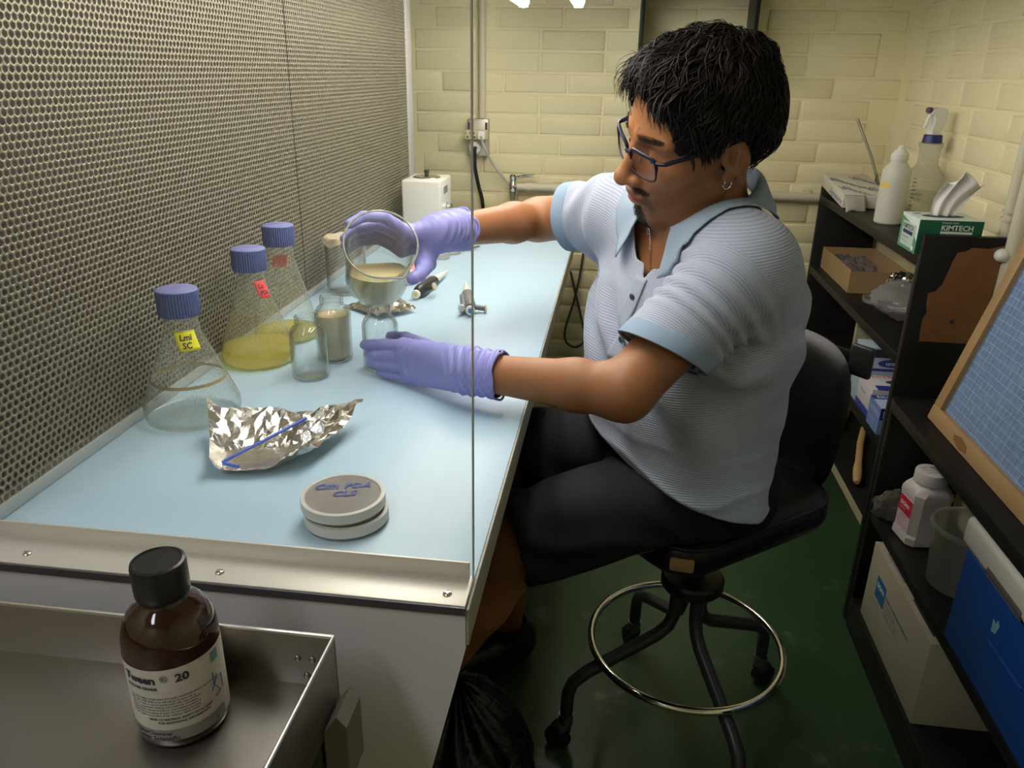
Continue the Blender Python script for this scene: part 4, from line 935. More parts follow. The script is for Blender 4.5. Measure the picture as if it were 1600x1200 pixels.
# ------------------------------------------------------------------ lab stool
SCX, SCY = .205, 1.355
FACE = math.atan2(-.62, -.78)            # the way the seat and the man face
t = thing('lab_stool', 'black cushioned swivel lab stool with backrest and chrome foot ring', 'stool', (SCX, SCY, 0))
M_VINYL = mat('black_vinyl', (.006, .006, .006), .36, bump=(120, .18, .0012), spec=.3)
M_TUBE_P = mat('grey_stool_enamel', (.05, .05, .058), .35, .3)
ca, sa = math.cos(FACE), math.sin(FACE)
ROT = Matrix.Rotation(FACE, 4, 'Z')
def rr(a, b, r, n=8):
    P = []
    for cx, cy, s in ((a-r, b-r, 0), (-a+r, b-r, 90), (-a+r, -b+r, 180), (a-r, -b+r, 270)):
        for k in range(n+1): an = R(s+90*k/n); P.append((cx+r*math.cos(an), cy+r*math.sin(an)))
    return P
def cushion(name, layers, mx, parent, m):
    mb = MB(); last = None
    for a, b, r, z in layers:
        ring = [mb.bm.verts.new(mx @ Vector((x, y, z))) for x, y in rr(a, b, r)]
        if last:
            k = len(ring)
            for i in range(k): mb.bm.faces.new((last[i], last[(i+1) % k], ring[(i+1) % k], ring[i]))
        else: mb.bm.faces.new(ring[::-1])
        last = ring
    mb.bm.faces.new(last); return mb.build(name, m, parent, ang=50)
SM = Matrix.Translation((-.030, .005, 0)) @ ROT
seat = cushion('seat', [(.183, .183, .07, .555), (.200, .200, .08, .562), (.206, .206, .085, .578), (.205, .205, .085, .600), (.200, .200, .085, .6075), (.2015, .2015, .085, .6105), (.198, .198, .085, .6135), (.19, .19, .08, .621), (.12, .12, .06, .626), (.03, .03, .02, .627)], SM, t, M_VINYL)
bp = [(SM @ Vector((x, y, .6105))) for x, y in rr(.2025, .2025, .085)]
MB().tube(bp, .0035, 8, closed=True).build('piping', M_VINYL, seat)
cushion('seat_pan', [(.17, .17, .06, .535), (.185, .185, .07, .554)], SM, t, mat('seat_pan_black', (.02, .02, .02), .5))
pt = SM @ Vector((.179, .181, .583))
MB().box(pt, (.010, .040, .024), rot=Euler((0, 0, FACE+PI/4)), bev=.004).build('torn_patch', mat('worn_foam', (.26, .15, .06), .8, bump=(90, .6, .003)), seat)
MB().lathe([(0, .535), (.060, .535), (.062, .530), (.062, .525), (.030, .520), (.022, .505), (.022, .400), (.058, .397), (.0625, .391), (.0625, .375), (.058, .369), (0, .369)], 40).build('swivel_hub', mat('hub_black', (.02, .02, .022), .35, .3), t)
for an in (200, 111, 38, 291):
    c, s = math.cos(R(an)), math.sin(R(an))
    def Q(r, z): return (r*c, r*s, z)
    path = [Q(.030, .372), Q(.030, .335), Q(.032, .305), Q(.042, .278), Q(.065, .258), Q(.16, .212), Q(.215, .185), Q(.240, .165), Q(.250, .140), Q(.252, .075)]
    MB().tube(path, .0135, 14).build('leg', M_TUBE_P, t)
    cs = MB().cyl(Q(.252, .085), Q(.252, .060), .0155, n=18).build('caster_collar', mat('dull_steel', (.25, .25, .25), .4, .9), t)
    w0 = Vector(Q(.268, .0255)); d = Vector((-s, c, 0))
    MB().cyl(w0-d*.013, w0+d*.013, .0255, n=24).build('caster_wheel', M_BLACKPL, cs)
    MB().ell(Q(.262, .048), (.022, .022, .016), 16, 10).build('caster_hood', M_BLACKPL, cs)
MB().tube([(.195*math.cos(R(a*5)), .195*math.sin(R(a*5)), .230) for a in range(72)], .0078, 14, closed=True).build('foot_ring', M_CHROME, t)
# backrest: a padded shell on a bar behind the seat
def backf(u, v):
    y = (u-.5)*.40; w_ = 1-.12*abs(2*v-1)**3; z = .735+.30*(v-.38)
    return y*w_, z
BM = Matrix.Translation((-.030, .005, 0)) @ ROT
pad = MB(); nu, nv = 28, 20; rows = []
for side in (0, 1):
    V = []
    for i in range(nu+1):
        row = []
        for j in range(nv+1):
            u, v = i/nu, j/nv; a = (u-.5)*2; b = (v-.5)*2
            # superellipse outline
            q = max(abs(a), abs(b)); rr_ = (abs(a)**3.2+abs(b)**3.2)**(1/3.2); k = q/rr_ if rr_ > 1e-6 else 1
            a2, b2 = a*k, b*k
            edge = max(0, 1-rr_*k if False else 1-(abs(a2)**3+abs(b2)**3))
            th = .026*(edge**.45)
            x = -.230+.030*(a2**2)+(th if side == 0 else -th*.8)-.02*(b2)
            row.append(pad.bm.verts.new(BM @ Vector((x, a2*.170, .722+b2*.155))))
        V.append(row)
    for i in range(nu):
        for j in range(nv):
            pad.bm.faces.new((V[i][j], V[i+1][j], V[i+1][j+1], V[i][j+1]))
bmesh.ops.remove_doubles(pad.bm, verts=pad.bm.verts, dist=.0008)
bk_ = pad.build('backrest', M_VINYL, t, ang=60)
MB().tube([BM @ Vector(p) for p in ((-.10, 0, .545), (-.22, 0, .540), (-.280, 0, .56), (-.298, 0, .62), (-.285, 0, .74), (-.276, 0, .86))], .016, 12, flat=.5).build('back_bar', mat('bar_black', (.02, .02, .02), .4, .4), t)
MB().box(BM @ Vector((-.272, .070, .845)), (.008, .150, .024), rot=Euler((0, 0, FACE)), bev=.003).build('bracket_bar', bpy.data.materials['bar_black'], t)
MB().box(BM @ Vector((-.268, .135, .845)), (.012, .046, .060), rot=Euler((0, 0, FACE)), bev=.005, seg=3).build('bracket_plate', mat('bracket_dark_grey', (.035, .035, .035), .45, .4), t)
# ------------------------------------------------------------------ the seated man: distance fields meshed by surface nets
f32 = np.float32
def V3(*a): return np.array(a, f32)
def unit(v): v = np.asarray(v, f32); return v/np.linalg.norm(v)
def smin(a, b, k):
    if k <= 0: return np.minimum(a, b)
    h = np.clip(.5+.5*(b-a)/k, 0, 1); return b+(a-b)*h-k*h*(1-h)
def smax(a, b, k): return -smin(-a, -b, k)
def sph(P, c, r): return np.linalg.norm(P-np.asarray(c, f32), axis=1)-r
def cone(P, a, b, ra, rb):
    a = np.asarray(a, f32); b = np.asarray(b, f32); d = b-a; t = np.clip(((P-a)@d)/(d@d), 0, 1)
    return np.linalg.norm(P-a-t[:, None]*d, axis=1)-(ra+(rb-ra)*t)
def chain(P, pts, rs, k=.004):
    d = None
    for i in range(len(pts)-1):
        e = cone(P, pts[i], pts[i+1], rs[i], rs[i+1]); d = e if d is None else smin(d, e, k)
    return d
def elli(P, c, r, B=None):
    q = P-np.asarray(c, f32)
    if B is not None: q = q@np.asarray(B, f32).T
    r = np.asarray(r, f32); k0 = np.linalg.norm(q/r, axis=1); k1 = np.linalg.norm(q/(r*r), axis=1)
    return k0*(k0-1)/np.maximum(k1, 1e-9)
def rotB(deg_x=0, deg_y=0, deg_z=0):
    return np.array(Euler((R(deg_x), R(deg_y), R(deg_z))).to_matrix().transposed(), f32)

def surfnet(fn, lo, hi, h, chunk=400000):
    """naive surface nets with coarse block culling -> verts, quads"""
    lo = np.asarray(lo, f32); hi = np.asarray(hi, f32); B = 8
    nb = np.maximum(1, np.ceil((hi-lo)/(h*B)).astype(int)); n = nb*B
    bi = np.stack(np.meshgrid(*[np.arange(k) for k in nb], indexing='ij'), -1).reshape(-1, 3)
    bc = (lo+(bi+.5)*h*B).astype(f32); bd = np.concatenate([fn(bc[i:i+chunk]) for i in range(0, len(bc), chunk)])
    D = np.repeat(np.repeat(np.repeat(bd.reshape(nb), B, 0), B, 1), B, 2).astype(f32)
    act = bi[np.abs(bd) < h*B*1.25]
    loc = np.stack(np.meshgrid(*[np.arange(B)]*3, indexing='ij'), -1).reshape(-1, 3)
    for s in range(0, len(act), max(1, chunk//512)):
        idx = (act[s:s+chunk//512][:, None]*B+loc[None]).reshape(-1, 3)
        D[idx[:, 0], idx[:, 1], idx[:, 2]] = fn((lo+(idx+.5)*h).astype(f32))
    I = D < 0
    c = [I[a:n[0]-1+a, b:n[1]-1+b, d:n[2]-1+d] for a in (0, 1) for b in (0, 1) for d in (0, 1)]
    anyi = c[0].copy(); alli = c[0].copy()
    for x in c[1:]: anyi |= x; alli &= x
    cells = np.argwhere(anyi & ~alli); vid = -np.ones(anyi.shape, np.int32); vid[cells[:, 0], cells[:, 1], cells[:, 2]] = np.arange(len(cells))
    off = np.array([(a, b, d) for a in (0, 1) for b in (0, 1) for d in (0, 1)])
    val = np.stack([D[cells[:, 0]+o[0], cells[:, 1]+o[1], cells[:, 2]+o[2]] for o in off], 1)
    acc = np.zeros((len(cells), 3), f32); cnt = np.zeros(len(cells), f32)
    for i in range(8):
        for j in range(i+1, 8):
            if np.abs(off[i]-off[j]).sum() != 1: continue
            m = (val[:, i] < 0) != (val[:, j] < 0); t = val[:, i]/(val[:, i]-val[:, j]+1e-12)
            p = off[i]+t[:, None]*(off[j]-off[i]); acc[m] += p[m]; cnt[m] += 1
    V = lo+(cells+.5+acc/np.maximum(cnt, 1)[:, None])*h
    Q = []
    for a in range(3):
        b, d = (a+1) % 3, (a+2) % 3
        sl0 = [slice(None)]*3; sl1 = [slice(None)]*3; sl0[a] = slice(0, n[a]-1); sl1[a] = slice(1, n[a])
        X = I[tuple(sl0)] != I[tuple(sl1)]; e = np.argwhere(X)
        ok = (e[:, b] > 0) & (e[:, d] > 0) & (e[:, b] < n[b]-1) & (e[:, d] < n[d]-1); e = e[ok]
        sg = I[e[:, 0], e[:, 1], e[:, 2]]
        q = []
        for ob, od in ((-1, -1), (0, -1), (0, 0), (-1, 0)):
            k = e.copy(); k[:, b] += ob; k[:, d] += od; q.append(vid[k[:, 0], k[:, 1], k[:, 2]])
        q = np.stack(q, 1); q[~sg] = q[~sg][:, ::-1]; Q.append(q)
    Q = np.concatenate(Q); Q = Q[(Q >= 0).all(1)]
    return V.astype(f32), Q
def np_mesh(name, V, Q, material, parent=None, smooth=True):
    me = bpy.data.meshes.new(name); k = Q.shape[1]
    me.vertices.add(len(V)); me.vertices.foreach_set('co', np.ascontiguousarray(V, f32).reshape(-1))
    me.loops.add(len(Q)*k); me.loops.foreach_set('vertex_index', np.ascontiguousarray(Q, np.int32).reshape(-1))
    me.polygons.add(len(Q)); me.polygons.foreach_set('loop_start', np.arange(len(Q), dtype=np.int32)*k)
    me.update(calc_edges=True); me.validate()
    if material: me.materials.append(material)
    if smooth: me.shade_smooth()
    o = bpy.data.objects.new(name, me); COL.objects.link(o)
    if parent: o.parent = parent
    return o
def vcol(o, name, col):
    a = o.data.color_attributes.new(name, 'FLOAT_COLOR', 'POINT')
    c = np.ones((len(o.data.vertices), 4), f32); c[:, :3] = col; a.data.foreach_set('color', c.reshape(-1))
def relax(V, Q, it=1, lam=.5):
    E = np.concatenate([Q[:, [0, 1]], Q[:, [1, 2]], Q[:, [2, 3]], Q[:, [3, 0]]])
    for _ in range(it):
        s = np.zeros_like(V); c = np.zeros(len(V), f32)
        for a, b in ((0, 1), (1, 0)): np.add.at(s, E[:, a], V[E[:, b]]); np.add.at(c, E[:, a], 1)
        V = V*(1-lam)+lam*s/np.maximum(c, 1)[:, None]
    return V
def cut(V, Q, keep):
    """drop faces whose vertices all fail; clean border comes from plane bisection afterwards"""
    m = keep[Q].any(1); return V, Q[m]

# ---- frames
HS = 1.05
_y, _p, _r = -2.7735, .2611, -.353
HF = unit((math.cos(_y)*math.cos(_p), math.sin(_y)*math.cos(_p), -math.sin(_p)))
_L0 = V3(-math.sin(_y), math.cos(_y), 0); _U0 = np.cross(HF, _L0)
HL = unit(_L0*math.cos(_r)+_U0*math.sin(_r)); HU = unit(np.cross(HF, HL))
HC = V3(.1122, 1.1989, 1.2569)
def toh(P): return ((P-HC)@np.stack([HF, HL, HU], 1).astype(f32))/HS
def fromh(q): q = np.asarray(q, f32); return HC+HS*(q[..., 0:1]*HF+q[..., 1:2]*HL+q[..., 2:3]*HU)

P0 = V3(.168, 1.312, .620); PT = V3(.131, 1.240, 1.118); TA = unit(PT-P0); TLn = float(np.linalg.norm(PT-P0))
shN = V3(.190, 1.122, 1.083); shF = V3(.012, 1.385, 1.106)
TL = shN-shF; TL = unit(TL-TA*(TL@TA)); TF = np.cross(TL, TA)
elN = V3(.0297, .9718, .9371); wrN = V3(-.187, 1.024, .9325)
elF = V3(-.138, 1.474, 1.071); wrF = V3(-.269, 1.2364, 1.0875)
hipN = V3(.215, 1.225, .672); hipF = V3(.115, 1.385, .672); knN = V3(-.125, 1.090, .604); knF = V3(-.150, 1.335, .640)
anN = V3(-.310, 1.110, .240); anF = V3(-.190, 1.510, .100)

# ---- torso as a swept section: t 0 (seat) .. 1 (neck base)
TT = np.array([-.10, 0, .10, .25, .40, .55, .70, .82, .92, 1.0, 1.1], f32)
TA_ = np.array([.158, .166, .166, .164, .168, .174, .182, .178, .150, .095, .060], f32)
TB_ = np.array([.112, .116, .118, .124, .132, .133, .128, .112, .088, .066, .058], f32)
TX_ = np.array([.022, .022, .022, .024, .024, .014, .004, -.006, -.012, -.010, .0], f32)   # forward offset of the section
def torso(P, grow=0.0):
    q = P-P0; t = (q@TA)/TLn; u = q@TL; v = q@TF-np.interp(t, TT, TX_).astype(f32)
    a = np.interp(t, TT, TA_).astype(f32)+grow; b = np.interp(t, TT, TB_).astype(f32)+grow
    k = ((np.abs(u)/a)**2.3+(np.abs(v)/b)**2.3)**(1/2.3)
    d = (k-1)*np.minimum(a, b)*.92
    return smax(d, np.maximum(-(t+.06), t-1.04)*TLn, .03)
def upper_body(P, g=0.0):
    d = torso(P, g)
    for s in (shN, shF):
        d = smin(d, cone(P, PT+(s-PT)*.25-TA*.010, s-TA*.016, .052+g, .056+g), .05)
        d = smin(d, cone(P, PT+TA*.004-TF*.016, s-TA*.012, .040+g, .042+g), .04)
    return d

# ---- head
NECK0 = (-.030, 0, -.060); 
def head(P):
    q = toh(P); x = q.copy(); x[:, 1] = np.abs(x[:, 1])
    d = elli(q, (-.012, 0, .034), (.100, .077, .090))
    d = smin(d, elli(x, (.034, 0, -.030), (.058, .060, .082)), .030)
    d = smin(d, cone(x, (.004, .052, -.060), (.066, .018, -.104), .018, .016), .018)
    d = smin(d, elli(q, (.072, 0, -.104), (.018, .022, .017)), .018)
    d = smin(d, elli(x, (.056, .044, -.026), (.022, .020, .018)), .024)
    d = smin(d, elli(q, (.070, 0, -.060), (.024, .034, .034)), .022)
    d = smin(d, cone(x, (.0835, .012, .0205), (.066, .048, .018), .0095, .010), .014)
    d = smax(d, -elli(x, (.096, .032, -.001), (.0165, .0185, .0125)), .012)
    d = smin(d, sph(x, (.0705, .0315, -.001), .0142), .004)                         # lids over the eyeball
    d = smax(d, -elli(x, (.0865, .0320, -.0075), (.010, .0125, .0017)), .002)       # slit between the lids
    d = smin(d, cone(q, (.084, 0, .012), (.1105, 0, -.034), .0070, .0098), .010)
    d = smin(d, sph(q, (.1125, 0, -.0385), .0118), .007)
    d = smin(d, elli(x, (.0985, .0135, -.042), (.0125, .0085, .0085)), .006)
    d = smax(d, -elli(x, (.1050, .0065, -.0505), (.0065, .0038, .0040)), .002)
    d = smin(d, elli(q, (.0930, 0, -.0660), (.0120, .024, .0060)), .005)            # lips
    d = smin(d, elli(q, (.0915, 0, -.0775), (.0115, .020, .0068)), .005)
    d = smax(d, -elli(q, (.1040, 0, -.0715), (.0085, .0235, .0012)), .0025)
    d = smax(d, -elli(q, (.0960, 0, -.0885), (.0060, .018, .0040)), .006)
    # ear
    e = elli(x, (-.014, .079, -.006), (.0185, .0075, .0315), rotB(0, 14, -18))
    e = smax(e, -elli(x, (-.008, .0890, -.004), (.0105, .0105, .0185), rotB(0, 14, -18)), .0025); e = smin(e, elli(x, (.0005, .0785, -.010), (.0050, .0050, .0080)), .004); e = smin(e, cone(x, (-.017, .0835, .006), (-.013, .0835, -.018), .0032, .003), .003)
    e = smin(e, elli(x, (-.006, .0765, -.036), (.0085, .0055, .0095)), .006)
    d = smin(d, e, .006)
    return d*HS
def neck(P):
    a = fromh(V3(-.022, 0, -.060)); b = PT-TF*.012-TA*.035
    d = cone(P, a, b, .0530, .0580)
    d2 = cone(P, fromh(V3(-.012, 0, -.085)), PT+TF*.030-TA*.045, .030, .034)
    return smin(d, d2, .02)

# ---- hands (gloved): finger chains
HN = dict(index=[(-.301, 1.090, .9395), (-.335, 1.1035, .9365), (-.3576, 1.1135, .9312), (-.3740, 1.1230, .9270)],
          middle=[(-.2911, 1.081, .9285), (-.3286, 1.0970, .9225), (-.3490, 1.1060, .9180), (-.3640, 1.1145, .9145)],
          ring=[(-.2888, 1.079, .9130), (-.3277, 1.0955, .9070), (-.3467, 1.1045, .9045), (-.3620, 1.1115, .9025)],
          pinky=[(-.2880, 1.079, .8975), (-.3148, 1.0910, .8925), (-.3313, 1.0985, .8910), (-.3440, 1.1045, .8905)],
          thumb=[(-.2300, 1.066, .9360), (-.2770, 1.118, .9330), (-.3190, 1.168, .9260), (-.3500, 1.190, .9200)])
RN = dict(index=(.0104, .0090, .0083, .0075), middle=(.0106, .0092, .0085, .0076), ring=(.0102, .0088, .0081, .0073), pinky=(.0096, .0084, .0078, .0070), thumb=(.0150, .0122, .0108, .0092))
RC = V3(-.335, 1.107, 1.090); BCt = V3(-.376, 1.207, 1.007); BAX = unit(BCt-RC)
E1 = V3(0, 0, 1); E1 = unit(E1-BAX*(E1@BAX)); E2 = np.cross(E1, BAX)
if E2[0] < 0: E2 = -E2
def cylp(s, deg, r): return RC+BAX*s+r*(math.cos(R(deg))*E1+math.sin(R(deg))*E2)
HFn = dict(index=[cylp(.058, 48, .068), cylp(.034, 12, .0640), cylp(.024, -18, .0620), cylp(.019, -42, .0605)],
           middle=[cylp(.079, 44, .068), cylp(.062, 4, .0645), cylp(.054, -30, .0620), cylp(.050, -53, .0605)],
           ring=[cylp(.099, 40, .066), cylp(.086, 2, .0635), cylp(.078, -32, .0615), cylp(.074, -52, .0600)],
           pinky=[cylp(.117, 44, .064), cylp(.108, 8, .0625), cylp(.101, -24, .0605), cylp(.097, -46, .0590)],
           thumb=[cylp(.094, 82, .078), cylp(.068, 98, .0710), cylp(.050, 116, .0655), cylp(.036, 132, .0615)])
def hand(P, H, wr, el, g=0.0, palm_t=.0135, side=None):
    d = None
    for nme, pts in H.items():
        rs = [r+g for r in RN[nme]]
        e = chain(P, pts, rs, .003); d = e if d is None else smin(d, e, .0012)
    wr = np.asarray(wr, f32); pal = None
    dirw = unit(np.asarray(el, f32)-wr)
    ks = [np.asarray(H[n][0], f32) for n in ('index', 'middle', 'ring', 'pinky')]
    wa = (ks[0]-ks[3]); wa = unit(wa-dirw*(wa@dirw))
    for i, k in enumerate(ks):
        w_ = wr+wa*(.016-.0107*i)
        e = cone(P, k, w_, palm_t+g-.001*(i == 3), .0185+g); pal = e if pal is None else smin(pal, e, .012)
    mid = (ks[0]+ks[1])*.5*.35+wr*.65
    pal = smin(pal, cone(P, np.asarray(H['thumb'][0], f32), mid, .0165+g, .019+g), .016)
    d = smin(d, pal, .008)
    return smin(d, cone(P, wr, wr+dirw*.05, .0255+g, .0285+g), .014)
def arm(P, sh, el, wr):
    d = cone(P, sh, el, .050, .0385)
    m = el+(wr-el)*.30
    d = smin(d, cone(P, el, m, .0365, .0345), .02)
    d = smin(d, cone(P, m, wr, .0345, .0245), .015)
    return d
def legs(P, g=0.0):
    d = None
    for hp, kn, an in ((hipN, knN, anN), (hipF, knF, anF)):
        e = cone(P, hp, kn, .086+g, .062+g)
        c = kn+(an-kn)*.33
        e2 = smin(cone(P, kn, c, .056, .052), cone(P, c, an, .052, .034), .02)
        e = smin(e, e2, .02)
        toe = an+V3(-.13, -.10, -.055)
        e = smin(e, cone(P, an+V3(.02, .015, -.045), toe, .038, .030), .03)
        d = e if d is None else smin(d, e, .02)
    return d

def body_sdf(P):
    d = upper_body(P, -.006)
    d = smin(d, head(P), .012); d = smin(d, neck(P), .020)
    d = smin(d, arm(P, shN, elN, wrN), .02); d = smin(d, arm(P, shF, elF, wrF), .02)
    d = smin(d, legs(P, -.004), .03)
    d = smin(d, hand(P, HN, wrN, elN, -.0028), .006); d = smin(d, hand(P, HFn, wrF, elF, -.0028), .006)
    return d
def head_sdf(P): return smin(smin(head(P), neck(P), .012), upper_body(P, -.006), .03)
def armN_sdf(P): return smin(smin(arm(P, shN, elN, wrN), upper_body(P, -.006), .02), hand(P, HN, wrN, elN, -.0028), .006)
def armF_sdf(P): return smin(smin(arm(P, shF, elF, wrF), upper_body(P, -.006), .02), hand(P, HFn, wrF, elF, -.0028), .006)
def trunk_sdf(P): return smin(upper_body(P, -.006), legs(P, -.004), .03)

person = thing('person', 'seated man in light blue polo shirt, dark shorts and violet gloves pouring from a beaker', 'person', (.18, 1.35, 0))
OFF = V3(.18, 1.35, 0)
def pm(name, V, Q, m, parent=None): return np_mesh(name, V-OFF, Q, m, parent or person)

# skin material driven by a painted colour layer (skin, lips, stubble, brows)
def attr_mat(name, rough, sub=0.0, spec=.4, bump=None):
    m = mat(name, (.4, .2, .1), rough, spec=spec, sub=sub, bump=bump); nt = m.node_tree
    a = nt.nodes.new('ShaderNodeVertexColor'); a.layer_name = 'Col'
    nt.links.new(a.outputs['Color'], nt.nodes['Principled BSDF'].inputs['Base Color']); return m
M_SKIN = attr_mat('skin', .48, .12, .35, bump=(420, .12, .0006))
pieces = []
zc = float(PT[2])
# head and neck, near arm with hand, far arm with hand, trunk and legs; seams lie inside the clothes and overlap
vh = surfnet(head_sdf, (-.06, 1.02, 1.02), (.29, 1.42, 1.43), .0018)
ctr = vh[0]; hm = ((ctr-PT)@TA > -.075); vh = cut(*vh, hm)
va = surfnet(armN_sdf, (-.40, .89, .872), (.26, 1.22, 1.16), .0024); va = cut(*va, ((va[0]-shN)@unit(elN-shN)) > .03)
vf = surfnet(armF_sdf, (-.47, 1.10, 1.00), (.05, 1.55, 1.20), .0024); vf = cut(*vf, ((vf[0]-shF)@unit(elF-shF)) > .02)
vt = surfnet(trunk_sdf, (-.36, .95, .02), (.42, 1.68, 1.16), .0055); vt = cut(*vt, ((vt[0]-PT)@TA) < -.055)
VV = []; QQ = []; b = 0
for v, q in (vh, va, vf, vt): VV.append(v); QQ.append(q+b); b += len(v)
VB = np.concatenate(VV); QB = np.concatenate(QQ)
used = np.zeros(len(VB), bool); used[QB.reshape(-1)] = True; remap = np.cumsum(used)-1; VB = VB[used]; QB = remap[QB].astype(np.int32)
body = pm('body', VB, QB, M_SKIN)
# paint
q = toh(VB); ax_ = np.abs(q[:, 1]); col = np.tile(V3(.30, .130, .056), (len(VB), 1)).astype(f32)
near_head = (np.linalg.norm(VB-HC, axis=1) < .22)
rs_ = np.random.RandomState(3); nzv = rs_.rand(len(VB)).astype(f32)
def paint(mask, c, s=1.0):
    m = (np.clip(mask, 0, 1)*s*near_head)[:, None]; col[:] = col*(1-m)+np.asarray(c, f32)*m
def blob(c, r, soft=.35, xx=None): 
    xx = np.stack([q[:, 0], ax_, q[:, 2]], 1) if xx is None else xx
    k = np.linalg.norm((xx-np.asarray(c, f32))/np.asarray(r, f32), axis=1); return np.clip((1-k)/soft, 0, 1)
paint(blob((.085, .03, -.03), (.03, .03, .02), 1.0), (.42, .18, .085), .5)          # cheeks
paint(blob((.118, 0, -.04), (.02, .018, .016), .8), (.44, .19, .10), .6)
stub = blob((.075, 0, -.10), (.06, .065, .055), .5)*(q[:, 2] < -.045); paint(stub, (.20, .105, .06), .45)
paint(blob((.095, .012, -.0565), (.030, .024, .0065), .5), (.045, .025, .018), .88*(.75+.25*nzv))   # moustache
paint(blob((.085, 0, -.108), (.035, .021, .020), .4), (.040, .023, .016), .92*(.75+.25*nzv))      # goatee
paint(blob((.090, .026, -.078), (.030, .0065, .022), .6), (.060, .033, .022), .6)
paint(blob((.100, 0, -.0725), (.014, .0225, .0105), .35), (.36, .12, .09), .9)
paint(blob((.106, 0, -.0715), (.012, .024, .0012), .6), (.10, .03, .02), .9)
paint(blob((.086, .024, .0235), (.016, .016, .0050), .4)+blob((.076, .042, .0235), (.016, .014, .0046), .4), (.028, .018, .013), .92)  # brows
paint(blob((.083, .0320, -.0065), (.012, .0150, .0034), .4), (.03, .016, .012), .95)  # lash line
paint(blob((.084, .032, .004), (.012, .016, .008), .8), (.30, .125, .065), .5)
vcol(body, 'Col', col)

# eyes: pupils turned down
for s in (1, -1):
    ey = MB(); c = fromh(V3(.0705, .0315*s, -.001))-OFF
    o = MB().ell(c, (.0130*HS,)*3, 20, 14).build('eye', mat('eye_white', (.55, .50, .45), .2), person, ang=180)
    g = fromh(V3(.0705+.0118, .0315*s+.002*s, -.0068))-OFF
    MB().ell(g, (.0042,)*3, 14, 10).build('iris', mat('iris_brown', (.02, .010, .006), .15), o, ang=180)

# ---- gloves
M_GLOVE = mat('violet_nitrile', (.26, .265, .63), .45, noise=(30, .3, (.29, .285, .67)), spec=.4)
def glove_sdf(H, wr, el, seed):
    wr = np.asarray(wr, f32); dw = unit(np.asarray(el, f32)-wr)
    tip = np.asarray(H['middle'][0], f32); axis = unit(wr-tip)
    def fn(P):
        d = hand(P, H, wr, el)
        # cuff: loose, with fine ring creases over wrist and back of the hand
        t = (P-wr)@dw
        c = cone(P, wr-dw*.012, wr+dw*.052, .0285, .0350); d = smin(d, c, .012)
        w_ = np.clip((t+.05)/.05, 0, 1)
        cr = np.sin(t*900+6*np.sin(P[:, 2]*70+seed)+4*np.sin(P[:, 0]*55+P[:, 1]*43))
        cr2 = np.sin(t*430+5*np.sin(P[:, 2]*38+seed*2)+3*np.sin(P[:, 1]*61))
        d = d-(.0007*cr+.0013*cr2)*w_-.0005*np.sin(((P-tip)@axis)*520+3*np.sin(P[:, 2]*90))*np.clip(1-np.abs((P-tip)@axis)/.045, 0, 1)
        return np.maximum(d, t-.046)
    return fn
def make_glove(name, H, wr, el, lo, hi, seed, label):
    fn = glove_sdf(H, wr, el, seed); V, Q = surfnet(fn, lo, hi, .0016)
    dw = unit(np.asarray(el, f32)-np.asarray(wr, f32)); t = (V-np.asarray(wr, f32))@dw
    V, Q = cut(V, Q, t < .0445)
    V = relax(V, Q, 1, .4)
    o = pm(name, V, Q, M_GLOVE); o['label'] = label
    # rolled cuff bead
    c = np.asarray(wr, f32)+dw*.0455; a = unit(np.cross(dw, V3(0, 0, 1))); b_ = np.cross(dw, a); pts = []
    for k in range(60):
        an = 2*PI*k/60; r_ = .0345+.0016*math.sin(an*5+seed)+.001*math.sin(an*9)
        pts.append(Vector((c+r_*(math.cos(an)*a+math.sin(an)*b_)+dw*.0025*math.sin(an*4+seed)-OFF).tolist()))
    MB().tube(pts, .0019, 8, closed=True).build('cuff_bead', M_GLOVE, o)
    return o
make_glove('glove', HN, wrN, elN, (-.41, .97, .872), (-.10, 1.23, 1.0), 1.0, 'violet glove steadying the small jar')
make_glove('glove', HFn, wrF, elF, (-.47, 1.06, .99), (-.20, 1.33, 1.20), 2.5, 'violet glove gripping the beaker')

